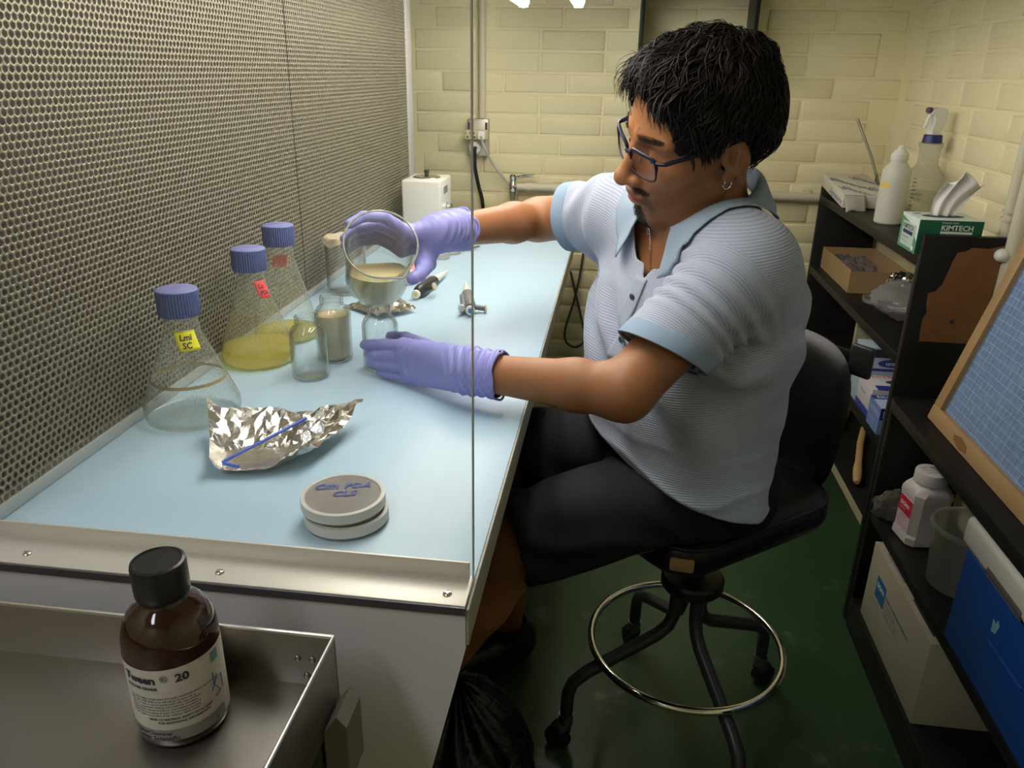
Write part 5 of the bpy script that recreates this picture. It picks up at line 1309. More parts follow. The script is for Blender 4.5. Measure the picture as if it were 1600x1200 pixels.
# ---- polo shirt
dirN = unit(elN-shN); LN = float(np.linalg.norm(elN-shN)); dirF = unit(elF-shF); LF = float(np.linalg.norm(elF-shF))
HEMN, HEMF = .70*LN, .58*LF
NN = unit(dirN+V3(.10, .06, -.52)); NF = dirF
def hem_s(rad, dr, n, hem): return hem-(rad@n)/float(dr@n)
def folds(P):
    q = P-P0; t = (q@TA)/TLn; u = q@TL; v = q@TF
    ang = np.arctan2(u, v)
    wob = .5*np.sin(u*31+t*9)+.4*np.sin(v*37-t*14)
    low = np.clip((.42-t)/.22, 0, 1)*np.clip((t-.02)/.08, 0, 1)
    d = .0105*low*(1-np.abs(np.sin(t*27+2.5*u/.18+1.1*wob)))**2*(.6+.4*np.sin(ang*2+1))
    mid = np.clip((t-.30)/.2, 0, 1)*np.clip((.86-t)/.15, 0, 1)
    # long diagonal folds falling from the shoulders across the chest
    dia = np.sin((u*.62+t*TLn*.55)*95+1.5*np.sin(t*8)+1.2*wob); d += .0068*mid*dia*np.clip(v/.06, 0, 1)
    dia2 = np.sin((u*.5-t*TLn*.75)*70+wob*1.6); d += .0036*mid*dia2*np.clip(-v/.05+.3, 0, 1)
    # sleeve creases
    sN = (P-shN)@dirN; rN = np.linalg.norm(P-shN-sN[:, None]*dirN, axis=1)
    mN = np.clip((sN-.02)/.05, 0, 1)*np.clip((HEMN-.020-sN)/.03, 0, 1)*np.clip((.11-rN)/.03, 0, 1)
    d += .0040*mN*np.sin(sN*150+9*np.sin(P[:, 2]*14+P[:, 0]*10)+2*wob)
    sF = (P-shF)@dirF; rF = np.linalg.norm(P-shF-sF[:, None]*dirF, axis=1)
    mF = np.clip((sF-.0)/.04, 0, 1)*np.clip((HEMF-.01-sF)/.03, 0, 1)*np.clip((.11-rF)/.03, 0, 1)
    d += .0036*mF*np.sin(sF*120+8*np.sin(P[:, 2]*16)+2*wob)
    return d
def shirt_sdf(P):
    d = torso(P, .014)-.020*np.clip((.38-((P-P0)@TA)/TLn)/.22, 0, 1)*np.clip(((P-P0)@TF+.05)/.08, 0, 1)
    for s in (shN, shF):
        d = smin(d, cone(P, PT+(s-PT)*.25-TA*.012, s-TA*.014, .060, .064), .05)
        d = smin(d, cone(P, PT+TA*.004-TF*.016, s-TA*.012, .050, .050), .04)
    d = smin(d, cone(P, shN, shN+dirN*(HEMN+.09), .066, .060), .035)
    d = smin(d, cone(P, shF, shF+dirF*(HEMF+.05), .062, .058), .035)
    return d-folds(P)
def bisect(o, planes):
    bm = bmesh.new(); bm.from_mesh(o.data)
    for co, no, test in planes:
        fs = [f for f in bm.faces if test(f.calc_center_median())]
        if not fs: continue
        g = list({v for f in fs for v in f.verts})+list({e for f in fs for e in f.edges})+fs
        bmesh.ops.bisect_plane(bm, geom=g, plane_co=co, plane_no=no, clear_outer=True)
    bm.to_mesh(o.data); bm.free(); o.data.shade_smooth()
V, Q = surfnet(shirt_sdf, (-.20, .93, .56), (.42, 1.62, 1.22), .0034)
V = relax(V, Q, 1, .5)
# trim: hems of body and sleeves, neck opening with the unbuttoned V in front
HEMC = P0+TA*(.205*TLn); HEMNRM = unit(-TA+TF*.32-TL*.22)
def shirt_keep(V):
    sN_ = (V-shN)@dirN; radN = V-shN-sN_[:, None]*dirN; rN = np.linalg.norm(radN, axis=1); hN = sN_-hem_s(radN, dirN, NN, HEMN)
    hF = ((V-shF)@dirF)-HEMF; rF = np.linalg.norm(V-shF-((V-shF)@dirF)[:, None]*dirF, axis=1)
    k = ((V-HEMC)@HEMNRM) < 0
    k &= ~((hN > 0) & (rN < .090)); k &= ~((hF > 0) & (rF < .090))
    w_ = V-PT; up_ = w_@TA; fr = w_@TF; la = w_@TL
    neckhole = (up_ > .006-.55*np.clip(fr, -.03, .2)) & (np.sqrt(fr**2+la**2) < np.where(fr < 0, .073, .098))
    # open placket: narrow wedge down the front
    ved = (fr > .02) & (np.abs(la-.004) < np.clip((up_+.066)*.55, 0, .05)) & (up_ > -.066)
    return k & ~neckhole & ~ved
kp = shirt_keep(V); Q2 = Q[kp[Q].all(1)]
# pull border vertices straight
usedv = np.zeros(len(V), bool); usedv[Q2.reshape(-1)] = True; rm = np.cumsum(usedv)-1
VS = V[usedv]; QS = rm[Q2].astype(np.int32)
def smooth_border(VS, QS, it=6):
    E = np.sort(np.concatenate([QS[:, [0, 1]], QS[:, [1, 2]], QS[:, [2, 3]], QS[:, [3, 0]]]), 1)
    key, cnt = np.unique(E[:, 0].astype(np.int64)*len(VS)+E[:, 1], return_counts=True)
    be = key[cnt == 1]; a = (be//len(VS)).astype(int); b = (be % len(VS)).astype(int)
    for _ in range(it):
        s = np.zeros_like(VS); c = np.zeros(len(VS), f32)
        np.add.at(s, a, VS[b]); np.add.at(c, a, 1); np.add.at(s, b, VS[a]); np.add.at(c, b, 1)
        m = c >= 2; VS[m] = VS[m]*.4+.6*s[m]/c[m][:, None]
    return VS
VS = smooth_border(VS, QS, 10)
# fabric: fine stripes across torso and sleeves (a coordinate stored per vertex), plain ribbed sleeve bands
M_SHIRT = bpy.data.materials.new('striped_blue_knit'); M_SHIRT.use_nodes = True
def shirt_nodes():
    nt = M_SHIRT.node_tree; N = nt.nodes.new; L = nt.links.new; b = nt.nodes['Principled BSDF']
    b.inputs['Roughness'].default_value = .85; b.inputs['Specular IOR Level'].default_value = .15; b.inputs['Sheen Weight'].default_value = .25
    a = N('ShaderNodeAttribute'); a.attribute_name = 'stripe'
    m = N('ShaderNodeMath'); m.operation = 'MULTIPLY'; m.inputs[1].default_value = 2*PI/.0036; L(a.outputs['Fac'], m.inputs[0])
    s = N('ShaderNodeMath'); s.operation = 'SINE'; L(m.outputs[0], s.inputs[0])
    r = N('ShaderNodeMapRange'); r.inputs[1].default_value = -.6; r.inputs[2].default_value = .6; L(s.outputs[0], r.inputs[0])
    mx = N('ShaderNodeMix'); mx.data_type = 'RGBA'; mx.inputs[6].default_value = (.29, .35, .48, 1); mx.inputs[7].default_value = (.41, .44, .53, 1)
    L(r.outputs[0], mx.inputs[0]); L(mx.outputs[2], b.inputs['Base Color'])
    bp = N('ShaderNodeBump'); bp.inputs['Strength'].default_value = .25; bp.inputs['Distance'].default_value = .001
    L(s.outputs[0], bp.inputs['Height']); L(bp.outputs['Normal'], b.inputs['Normal'])
shirt_nodes()
M_BAND = mat('plain_blue_rib', (.24, .33, .45), .85, bump=(500, .3, .0008), spec=.15)
shirt = pm('polo_shirt', VS, QS, M_SHIRT)
sN = (VS-shN)@dirN; sF = (VS-shF)@dirF
dN = np.abs(np.linalg.norm(VS-shN-np.clip(sN, 0, LN)[:, None]*dirN, axis=1)-.066); rNn = np.linalg.norm(VS-shN-sN[:, None]*dirN, axis=1); rFf = np.linalg.norm(VS-shF-sF[:, None]*dirF, axis=1)
tor = torso(VS, .014)
isN = (rNn < .085) & (sN > .035) & (tor > .004); isF = (rFf < .085) & (sF > .02) & (tor > .004)
_t = (VS-P0)@TA; _u = np.abs((VS-PT)@TL); _e = np.clip(_t-.80*TLn, 0, 1); stripe = np.where(_t > .80*TLn, .80*TLn+np.sqrt(_e**2+(.55*np.clip(.21-_u, 0, 1)*np.clip(_e/.05, 0, 1))**2), _t); stripe = np.where(isN, sN+.02*np.sin(3*(VS-shN)@TL), stripe); stripe = np.where(isF, sF, stripe)
at_ = shirt.data.attributes.new('stripe', 'FLOAT', 'POINT'); at_.data.foreach_set('value', stripe.astype(f32))
md = shirt.modifiers.new('solid', 'SOLIDIFY'); md.thickness = .0026; md.offset = -1
# sleeve bands
def band(sh, dr, s0, s1, grow, label, nrm, hem):
    a = unit(np.cross(dr, V3(0, 0, 1))); b_ = np.cross(dr, a); cc = []
    V0 = VS; s = (V0-sh)@dr; rad = V0-sh-s[:, None]*dr; r_ = np.linalg.norm(rad, axis=1)
    so_ = s-(hem_s(rad, dr, nrm, hem)-hem); sel = (so_ > s0-.004) & (so_ < s1+.004) & (r_ < .092)
    an = np.arctan2(rad[sel]@b_, rad[sel]@a); rr_ = r_[sel]; ss = s[sel]
    n = 72; prof = np.zeros(n)
    for k in range(n):
        c = -PI+2*PI*(k+.5)/n; dd = np.abs((an-c+PI) % (2*PI)-PI); w_ = np.exp(-(dd/.10)**2); prof[k] = (w_*rr_).sum()/max(w_.sum(), 1e-6)
    mb = MB(); rows = []
    for sv, g in ((s0, grow), (s0+.0005, grow+.0006), (s1, grow+.0006), (s1+.001, grow-.0015), (s1-.002, grow-.003)):
        row = []
        for k in range(n):
            rv = (prof[k]+g)*(math.cos(-PI+2*PI*(k+.5)/n)*a+math.sin(-PI+2*PI*(k+.5)/n)*b_); row.append(mb.bm.verts.new(Vector((sh+dr*(sv+float(hem_s(rv, dr, nrm, hem))-hem)+rv-OFF).tolist())))
        rows.append(row)
    for A_, B_ in zip(rows, rows[1:]):
        for k in range(n): mb.bm.faces.new((A_[k], A_[(k+1) % n], B_[(k+1) % n], B_[k]))
    o = mb.build('sleeve_band', M_BAND, shirt, ang=60); o['label'] = label
band(shN, dirN, HEMN-.024, HEMN+.003, .0006, 'plain blue sleeve band', NN, HEMN)
band(shF, dirF, HEMF-.022, HEMF+.003, .0006, 'plain blue sleeve band', NF, HEMF)

# collar: a fall-over band around the neck, open at the front
def nring(deg, r, h, fwd=0.0):
    an = R(deg)     # 0 = front, +90 = his left (near side)
    return PT+TA*.036-TF*.006+TF*(r*math.cos(an)*1.08+fwd)+TL*(r*math.sin(an))+TA*h
def collar_fn(u, v):
    deg = 26+u*308
    f = (math.cos(R(deg))+1)/2                  # 1 at the front
    h_top = .040-.060*f; r_top = .074+.008*f
    if v < .35:
        s = v/.35; r_ = r_top-.004+(.004)*s; h = h_top-.030*(1-s)-.004
    else:
        s = (v-.35)/.65; edge = max(0, 1-min(u, 1-u)/.10)
        drop = .046+.020*edge; r_ = r_top+.006+(.018+.014*max(0, min(1, f*2.2)))*s+.006*edge*s; h = h_top+.004*math.sin(PI*min(1, s*2))-drop*s
    return Vector((nring(deg, r_, h)-OFF).tolist())
CNU, CNV = 90, 18
CG = np.array([[collar_fn(i/CNU, j/CNV) for j in range(CNV+1)] for i in range(CNU+1)], f32)+OFF
fallm = (np.arange(CNV+1) >= 6)
for _ in range(14):                                  # rest the fall on the shirt
    p = CG[:, fallm].reshape(-1, 3); d = shirt_sdf(p); e = .002
    g = np.stack([shirt_sdf(p+np.eye(3, dtype=f32)[i]*e)-d for i in range(3)], 1)/e; g /= np.maximum(np.linalg.norm(g, axis=1), .3)[:, None]
    p = p+g*np.clip(.0050-d, 0, .008)[:, None]; q_ = p.reshape(CNU+1, -1, 3)
    q_[1:-1, 1:-1] = .5*q_[1:-1, 1:-1]+.125*(q_[2:, 1:-1]+q_[:-2, 1:-1]+q_[1:-1, 2:]+q_[1:-1, :-2]); CG[:, fallm] = q_
MB().grid(lambda u, v: Vector((CG[int(round(u*CNU)), int(round(v*CNV))]-OFF).tolist()), CNU, CNV).build('collar', mat('pale_blue_collar', (.28, .36, .46), .85, spec=.15, bump=(420, .25, .0008)), shirt, ang=180, solid=.002)
# placket strip and buttons on the chest surface
def chest(la, up_, out=0.0):
    """march along TF to the shirt surface"""
    base = PT+TA*up_+TL*la; ts = np.linspace(-.02, .22, 240).astype(f32)
    d = shirt_sdf((base+ts[:, None]*TF).astype(f32)); i = np.argmax(d > 0); return base+TF*(ts[i]+out)
def plk(u, v): 
    return Vector((chest(-.010+.026*u, -.064-.125*v, .0018)-OFF).tolist())
MB().grid(plk, 6, 20).build('placket', mat('placket_blue', (.33, .38, .46), .85, spec=.15, bump=(420, .25, .0008)), shirt, ang=180, solid=.0016)
for la, up_ in ((.003, -.092), (.002, -.160)):
    c = Vector((chest(la, up_, .0040)-OFF).tolist()); T_ = Matrix.Translation(c) @ Vector(TF.tolist()).to_track_quat('Z', 'Y').to_matrix().to_4x4()
    bt = MB().lathe([(0, -.0012), (.0052, -.0012), (.0056, .0), (.0050, .0010), (.0034, .0006), (0, .0006)], 24, T_).build('button', mat('dark_button', (.02, .022, .04), .3), shirt)
    for k in range(4): MB().cyl(T_ @ Vector((.0012*math.cos(k*PI/2), .0012*math.sin(k*PI/2), .0005)), T_ @ Vector((.0012*math.cos(k*PI/2), .0012*math.sin(k*PI/2), .0011)), .0005, n=6).build('button_hole', M_INK, bt)

# ---- shorts
def shorts_sdf(P):
    d = torso(P, .006); q = P-P0; t = (q@TA)/TLn
    d = smax(d, (t-.30)*TLn, .02)
    for hp, kn in ((hipN, knN), (hipF, knF)):
        e = cone(P, hp, kn, .094, .088)
        s = (P-hp)@unit(kn-hp)
        e = e-.0035*np.sin(s*60+5*np.sin(P[:, 2]*25)+4*np.sin(P[:, 0]*18))*np.clip((s-.02)/.08, 0, 1)
        d = smin(d, e, .035)
        d = smin(d, cone(P, hp*.4+kn*.6, kn+(kn-hp)*.06+V3(0, 0, -.040), .080, .078), .03)
    return smax(d, .618-P[:, 2]-.10*np.clip(.10-P[:, 0], 0, 1)*2.2, .015)
V, Q = surfnet(shorts_sdf, (-.30, .93, .42), (.42, 1.60, .86), .0048); V = relax(V, Q, 1, .5)
kp = np.ones(len(V), bool)
for hp, kn in ((hipN, knN), (hipF, knF)):
    dr = unit(kn-hp); ln_ = float(np.linalg.norm(kn-hp)); s = (V-hp)@dr; r_ = np.linalg.norm(V-hp-s[:, None]*dr, axis=1)
    kp &= ~((s > ln_*1.02) & (r_ < .18))
Q2 = Q[kp[Q].all(1)]; us = np.zeros(len(V), bool); us[Q2.reshape(-1)] = True; rm = np.cumsum(us)-1
VSh = smooth_border(V[us], rm[Q2].astype(np.int32), 8)
so = pm('shorts', VSh, rm[Q2].astype(np.int32), mat('dark_shorts', (.008, .0085, .011), .75, bump=(300, .3, .001), spec=.25))
md = so.modifiers.new('solid', 'SOLIDIFY'); md.thickness = .003; md.offset = -1
# shoes
for an in (anN, anF):
    def shoe(P, an=an):
        toe = an+V3(-.145, -.11, -.062); d = cone(P, an+V3(.022, .016, -.050), toe, .048, .040)
        d = smin(d, cone(P, an+V3(.012, .01, -.03), an+V3(0, 0, .01), .046, .044), .03)
        return np.maximum(d, (an[2]-.096)-P[:, 2])
    V, Q = surfnet(shoe, an+V3(-.22, -.20, -.11), an+V3(.10, .10, .08), .004)
    V, Q = cut(V, Q, V[:, 2] < an[2]+.012)
    pm('shoe', V, Q, M_BLACKPL)

# ---- hair: scalp volume plus locks
def hair_sdf(P):
    q = toh(P); x = q.copy(); x[:, 1] = np.abs(x[:, 1])
    d = elli(q, (-.010, 0, .040), (.102, .083, .086))
    d = smin(d, elli(q, (.046, .004, .082), (.040, .052, .030)), .03)
    d = smin(d, elli(x, (-.044, .030, .004), (.056, .048, .054)), .03)
    # keep off the face, ears and neck
    d = smax(d, -elli(x, (.110, 0, .006), (.072, .092, .084)), .010)
    d = smax(d, -elli(x, (.058, .085, -.026), (.054, .035, .056)), .010)
    d = smax(d, -elli(x, (-.012, .092, -.012), (.022, .030, .034)), .006)
    d = smax(d, -(q[:, 2]+.058+.10*np.clip(q[:, 0]+.07, 0, 1)), .012)
    w_ = .5*np.sin(q[:, 1]*60+6*np.sin(q[:, 0]*22))+.5*np.sin(q[:, 0]*45+5*np.sin(q[:, 2]*30+q[:, 1]*20))
    return (d-.0035*w_-.0018*np.sin(q[:, 1]*190+8*np.sin(q[:, 0]*30)))*HS
V, Q = surfnet(hair_sdf, (-.08, .98, 1.09), (.32, 1.40, 1.44), .0026)
M_HAIR = mat('black_hair', (.010, .0075, .0065), .58, spec=.22, bump=(260, .5, .002))
hair = pm('hair', V, Q, M_HAIR)
def hair_locks():
    rnd = random.Random(21); mb = MB()
    def ribbon(pts, w0):
        n = len(pts); rows = []
        for i, p in enumerate(pts):
            tn = (pts[min(n-1, i+1)]-pts[max(0, i-1)]).normalized(); nr = (p-Vector(HC.tolist())+Vector(OFF.tolist())).normalized()
            sd = tn.cross(nr).normalized(); w_ = w0*(1-(i/(n-1))**1.6)+.0002
            up_ = nr*w_*.6
            rows.append([mb.bm.verts.new(p+sd*w_), mb.bm.verts.new(p+up_), mb.bm.verts.new(p-sd*w_)])
        for A_, B_ in zip(rows, rows[1:]):
            for k in range(3): mb.bm.faces.new((A_[k], A_[(k+1) % 3], B_[(k+1) % 3], B_[k]))
    crown = V3(-.055, .004, .128)
    S_ = lambda q: Vector((fromh(np.asarray(q, f32))-OFF).tolist())
    HCEN = np.array([-.010, 0, .040]); batch = []
    for k in range(3000):
        a = rnd.uniform(0, 2*PI); z = rnd.uniform(-.45, 1.0); c = math.sqrt(max(0, 1-z*z))
        dvec = np.array([c*math.cos(a), c*math.sin(a), z]); root = HCEN+dvec*np.array([.100, .083, .084])
        if root[0] > .070 and root[2] < .078: continue
        if abs(root[1]) > .050 and root[2] < .036 and root[0] > -.034: continue
        if root[2] < -.035 and root[0] > -.045: continue
        flow = root-crown; flow = flow-dvec*(flow@dvec); flow /= max(1e-6, np.linalg.norm(flow))
        flow = flow+np.array([.1, 0, -.20])+np.array([rnd.gauss(0, .30), rnd.gauss(0, .30), rnd.gauss(0, .14)])
        n = 7; Lh = rnd.uniform(.026, .050); ph = rnd.uniform(0, 6); side = np.cross(dvec, flow); lf = rnd.uniform(-.3, 1.3)
        if root[2] < .02: Lh *= .6
        pts = [root+flow*Lh*u+side*.005*math.sin(u*4.5+ph) for u in np.linspace(0, 1, n)]
        batch.append((np.array(pts), [.0012+.0034*math.sin(PI*u)+.0035*u*lf for u in np.linspace(0, 1, n)], rnd.uniform(.0009, .0023)))
    for k in range(16):
        y = -.058+.108*k/15+rnd.uniform(-.004, .004); n = 10; curl = rnd.uniform(-1, 1); Lh = rnd.uniform(.034, .058)*(1.2 if y < -.02 else .85)
        r0 = np.array([.060-abs(y)*.2, y, .104-abs(y)*.22])
        for m in range(5):
            o_ = np.array([rnd.uniform(-.003, .003), rnd.uniform(-.004, .004), rnd.uniform(-.003, .003)])
            pts = [r0+o_*(1-.6*u)+np.array([.033*math.sin(u*1.75), (y*.12+curl*.016)*u+.006*math.sin(u*5+curl*3), .008*math.sin(u*2.5)-Lh*u**1.3]) for u in np.linspace(0, 1, n)]
            batch.append((np.array(pts), None, rnd.uniform(.0016, .0030)))
    for k in range(70):                                # flyaway strands above the forehead and crown
        a = rnd.uniform(-1.1, .9); e = rnd.uniform(.45, 1.35); dvec = np.array([math.cos(e)*math.cos(a), math.cos(e)*math.sin(a), math.sin(e)])
        root = HCEN+dvec*np.array([.100, .083, .086]); fl = np.array([rnd.uniform(.2, 1), rnd.uniform(-.6, .5), rnd.uniform(-.5, .4)]); us = np.linspace(0, 1, 8)
        batch.append((np.array([root+fl*.034*u+np.array([0, .004*math.sin(u*5+k), 0]) for u in us]), [.002+rnd.uniform(.8, 1)*.013*u**1.3 for u in us], .00042))
    # fringe: curls falling on the forehead
    for k in range(230):
        y = rnd.uniform(-.062, .060); n = 8; curl = rnd.uniform(-1, 1)
        r0 = np.array([.056+rnd.uniform(-.02, .010)-abs(y)*.15, y, .105+rnd.uniform(-.012, .008)-abs(y)*.22])
        Lh = rnd.uniform(.020, .046)*(1.25 if y < -.01 else 1.0)
        pts = [r0+np.array([.034*math.sin(u*1.7)+.006*u*curl, (y*.20+curl*.012)*u+.005*math.sin(u*5+curl*3), .006*math.sin(u*2.5)-Lh*u**1.4]) for u in np.linspace(0, 1, n)]
        batch.append((np.array(pts), None, rnd.uniform(.0011, .0027)))
    allp = np.concatenate([b_[0] for b_ in batch if b_[1] is not None]).astype(f32); lift = np.concatenate([b_[1] for b_ in batch if b_[1] is not None]).astype(f32)
    dirs = allp-HCEN.astype(f32); dirs /= np.linalg.norm(dirs, axis=1)[:, None]
    for _ in range(4): allp += dirs*np.clip(lift-hair_sdf(fromh(allp))/HS, -.01, .01)[:, None]
    i = 0
    for pts, lf, w0 in batch:
        if lf is not None: pts = allp[i:i+len(pts)]; i += len(pts)
        ribbon([S_(p) for p in pts], w0)
    # side burn and nape tufts, stray hairs
    for k in range(260):
        s = rnd.choice((1, 1, -1)); t_ = rnd.random()
        if t_ < .5: r0 = np.array([.030+rnd.uniform(-.022, .022), s*(.076+rnd.uniform(-.004, .004)), .040+rnd.uniform(-.03, .012)]); dr = np.array([-.004, s*.0, -.024])
        else: r0 = np.array([-.066+rnd.uniform(-.012, .03), s*rnd.uniform(0, .055), -.026+rnd.uniform(-.02, .02)]); dr = np.array([.010, 0, -.016])
        pts = [S_(r0+dr*u*rnd.uniform(.8, 1.2)+np.array([0, s*.006*math.sin(u*3), 0])) for u in (0, .25, .5, .75, 1)]
        ribbon(pts, rnd.uniform(.0008, .0018))
    for k in range(0):
        a = rnd.uniform(-.5, 1.2); r0 = np.array([.06*math.cos(a)+.02, rnd.uniform(-.06, .05), .125+.012*math.sin(a)]); d_ = np.array([rnd.uniform(.2, 1), rnd.uniform(-.6, .4), rnd.uniform(.1, .7)])
        pts = [S_(r0+d_*.018*u+np.array([0, .006*math.sin(u*4+k), -.014*u*u])) for u in (0, .2, .4, .6, .8, 1)]
        ribbon(pts, .0004)
    o = mb.build('hair_lock', M_HAIR, hair, ang=180, normals=False); o['kind'] = 'stuff'
hair_locks()
def beard():
    rnd = random.Random(8); mb = MB()
    hp = []
    cand = np.nonzero(near_head & (q[:, 0] > .06))[0]
    qq = q[cand]; xx = np.stack([qq[:, 0], np.abs(qq[:, 1]), qq[:, 2]], 1)
    def bl(c, r): return np.linalg.norm((xx-np.asarray(c, f32))/np.asarray(r, f32), axis=1) < 1
    for (c, r, dr, n) in (((.098, .012, -.0565), (.030, .023, .0060), (.2, .5, -1), 420), ((.085, 0, -.108), (.035, .020, .020), (.4, 0, -1), 520), ((.085, .030, .0238), (.020, .026, .0052), (-.1, 1, .15), 420)):
        ids = cand[bl(c, r)]
        if not len(ids): continue
        for i in rnd.choices(list(ids), k=n):
            s = 1 if q[i, 1] > 0 else -1
            d_ = np.array([dr[0], dr[1]*s, dr[2]])+np.array([rnd.gauss(0, .25), rnd.gauss(0, .25), rnd.gauss(0, .2)]); d_ /= np.linalg.norm(d_)
            p0 = q[i]; L_ = rnd.uniform(.004, .007)
            a = Vector((fromh(V3(*p0))-OFF).tolist()); b_ = Vector((fromh(V3(*(p0+d_*L_+np.array([.0012, 0, 0]))))-OFF).tolist())
            sd = (b_-a).cross(Vector(HF.tolist())).normalized()*.00035
            mb.bm.faces.new((mb.bm.verts.new(a+sd), mb.bm.verts.new(a-sd), mb.bm.verts.new(b_)))
    o = mb.build('facial_hair', M_HAIR, person, ang=180, normals=False); o['kind'] = 'stuff'; o['label'] = 'dark eyebrows, moustache and goatee'
beard()

# ---- glasses
M_FRAME = mat('dark_blue_frame', (.006, .007, .020), .40, spec=.22)
gl = bpy.data.objects.new('glasses', None); COL.objects.link(gl); gl.parent = person; gl['label'] = 'dark blue rectangular glasses'
G_ = lambda x, y, z: Vector((fromh(V3(x, y, z))-OFF).tolist())
fm = MB()
for s in (1, -1):
    cy = .0335*s
    def rim(an, w_=.0275, h_=.0168):
        c, s_ = math.cos(an), math.sin(an); e = (abs(c)**4.5+abs(s_)**4.5)**(-1/4.5)
        y = cy+c*e*w_; z = -.009+s_*e*h_*(1.0)+.0015*(c*s); x = .1010-.42*(abs(y)**2)/.14-.10*z*.35
        return x, y, z
    pts = [G_(*rim(2*PI*k/48)) for k in range(48)]
    fm.tube(pts, [.0014+.0013*max(0, min(1, 2*math.sin(2*PI*k/48)+.4)) for k in range(48)], 8, closed=True)
    ln_ = MB(); c0 = ln_.bm.verts.new(sum(pts, Vector())/48+Vector(HF.tolist())*.0012); ring = [ln_.bm.verts.new(p) for p in pts]
    for k in range(48): ln_.bm.faces.new((c0, ring[k], ring[(k+1) % 48]))
    ln_.build('lens', glass('lens_glass', (.95, .93, .97), (.7, .68, .8), .9), gl, ang=180)
    fm.tube([G_(.0895, .0605*s, .0045), G_(.087, .0660*s, .0055), G_(.082, .0695*s, .0050)], .0026, 8)
    MB().tube([G_(.082, .0690*s, .0050), G_(.05, .0735*s, .0075), G_(.010, .0765*s, .0105), (G_(-.010, .0775*s, .0110)), G_(-.026, .0785*s, .000), G_(-.034, .0785*s, -.014)], [.0036, .0036, .0034, .0030, .0026, .0022], 10, flat=.55).build('temple', M_FRAME, gl)
    MB().ell(G_(.091, .0125*s, -.012), (.0022, .0030, .0048), 10, 8).build('nose_pad', mat('nose_pad_clear', (.25, .16, .11), .3), gl)
fm.tube([G_(.1025, .0070, -.001), G_(.1055, 0, .0010), G_(.1025, -.0070, -.001)], .0022, 8)
fm.build('frame', M_FRAME, gl)

# ear ring and fine chain at the neck
MB().tube([G_(-.004+.006*math.cos(2*PI*k/20), .079, -.046+.006*math.sin(2*PI*k/20)) for k in range(20)], .0010, 8, closed=True).build('earring', M_CHROME, person)
ch = MB()
for k in range(46):
    u = k/45; p = PT+TF*(.062+.030*math.sin(PI*u*.5)-.006)+TL*(-.035+.030*u)+TA*(.005-.070*u)
    ts = np.linspace(-.03, .06, 60).astype(f32); dd = head_sdf((p+ts[:, None]*TF-TF*.03).astype(f32)); i = int(np.argmax(dd > .0008)); p = p-TF*.03+TF*ts[i]
    ch.ell(Vector((p-OFF).tolist()), (.0013,)*3, 6, 4)
o = ch.build('neck_chain', M_CHROME, person); o['kind'] = 'stuff'

# ------------------------------------------------------------------ the raised beaker with its cloudy liquid
t = thing('glass_beaker', 'large glass beaker tipped in the gloved right hand, half full of cloudy tan liquid', 'beaker', Vector(BCt.tolist()))
zax = Vector((-BAX).tolist()); TM = zax.to_track_quat('Z', 'Y').to_matrix().to_4x4()
hB = .139; rB = .0495
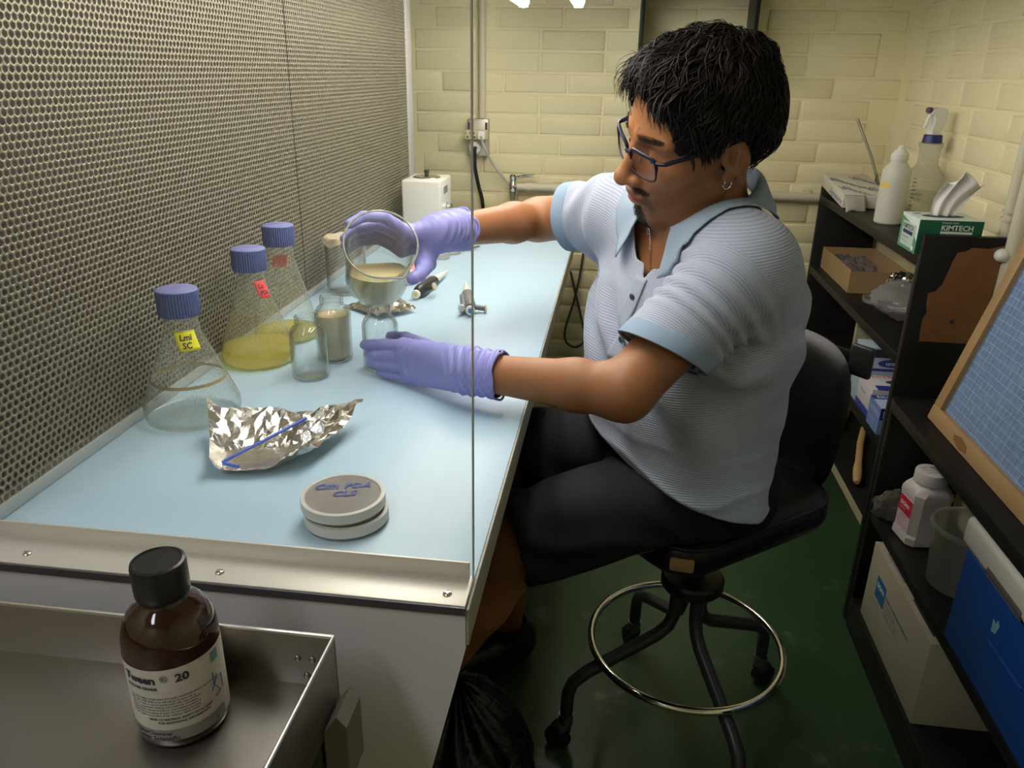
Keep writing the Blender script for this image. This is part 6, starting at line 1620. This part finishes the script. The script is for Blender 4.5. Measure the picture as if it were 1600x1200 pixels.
# spout points down and to the right
spw = Vector((E2*.45-E1*.9).tolist()).normalized(); lx = TM.inverted() @ spw; spa = math.atan2(lx.y, lx.x)
mb = MB(); prof = [(0, .0012), (rB*.80, .0006), (rB*.93, .003), (rB, .012), (rB, .05), (rB, hB-.016), (rB+.0010, hB-.008), (rB+.0042, hB-.002), (rB+.0050, hB), (rB+.0038, hB+.001), (rB-.0006, hB-.008), (rB-.0022, hB-.02), (rB-.0022, .013), (rB*.9, .005), (0, .0035)]
rings = []; n = 64
for r_, z in prof:
    if r_ < 1e-6: rings.append([mb.bm.verts.new(TM @ Vector((0, 0, z)))]); continue
    row = []
    for k in range(n):
        a = 2*PI*k/n; dd = abs((a-spa+PI) % (2*PI)-PI); bmp = math.exp(-(dd/.20)**2)*max(0, (z-(hB-.020))/.020)
        row.append(mb.bm.verts.new(TM @ Vector(((r_+.0075*bmp)*math.cos(a), (r_+.0075*bmp)*math.sin(a), z-.0015*bmp))))
    rings.append(row)
for A_, B_ in zip(rings, rings[1:]):
    for k in range(n):
        if len(A_) == 1: mb.bm.faces.new((A_[0], B_[(k+1) % n], B_[k]))
        elif len(B_) == 1: mb.bm.faces.new((A_[k], A_[(k+1) % n], B_[0]))
        else: mb.bm.faces.new((A_[k], A_[(k+1) % n], B_[(k+1) % n], B_[k]))
bkr = mb.build('body', glass('beaker_glass_thick', (.985, .985, .975), (.58, .58, .48), .65, blend=.36), t, ang=180)
lq = MB().lathe([(0, .004), (rB*.9-.001, .0055), (rB-.0028, .0135), (rB-.0028, hB-.004), (0, hB-.004)], 56, TM)
LZ = 1.0345-float(BCt[2])
g = list(lq.bm.verts)+list(lq.bm.edges)+list(lq.bm.faces)
rz_ = bmesh.ops.bisect_plane(lq.bm, geom=g, plane_co=(0, 0, LZ), plane_no=(0, 0, 1), clear_outer=True)
ed = [e for e in rz_['geom_cut'] if isinstance(e, bmesh.types.BMEdge)]
bmesh.ops.edgeloop_fill(lq.bm, edges=ed)
lq.build('liquid', mat('cloudy_broth', (.76, .66, .38), .12, sub=.5), t, ang=40)
rim_ = mat('pale_rim_highlight', (.62, .62, .52), .08, spec=.9, trans=.55)  # pale ring along the beaker lip; the rim's highlight is put into its colour
MB().tube([TM @ Vector(((rB+.0045+.0075*math.exp(-((abs((2*PI*k/72-spa+PI) % (2*PI)-PI))/.20)**2))*math.cos(2*PI*k/72), (rB+.0045+.0075*math.exp(-((abs((2*PI*k/72-spa+PI) % (2*PI)-PI))/.20)**2))*math.sin(2*PI*k/72), hB-.0008)) for k in range(72)], .0016, 8, closed=True).build('rim', rim_, bkr)
# white graduation marks on the wall
a0 = spa+R(128)
for k in range(6):
    mb = MB().lathe([(rB+.0003, .040+k*.013), (rB+.0003, .0412+k*.013)], 6, TM, a0=a0, a1=a0+(.28 if k % 2 else .16)); mb.build('graduation', mat('grey_graduation', (.30, .32, .36), .5), bkr)
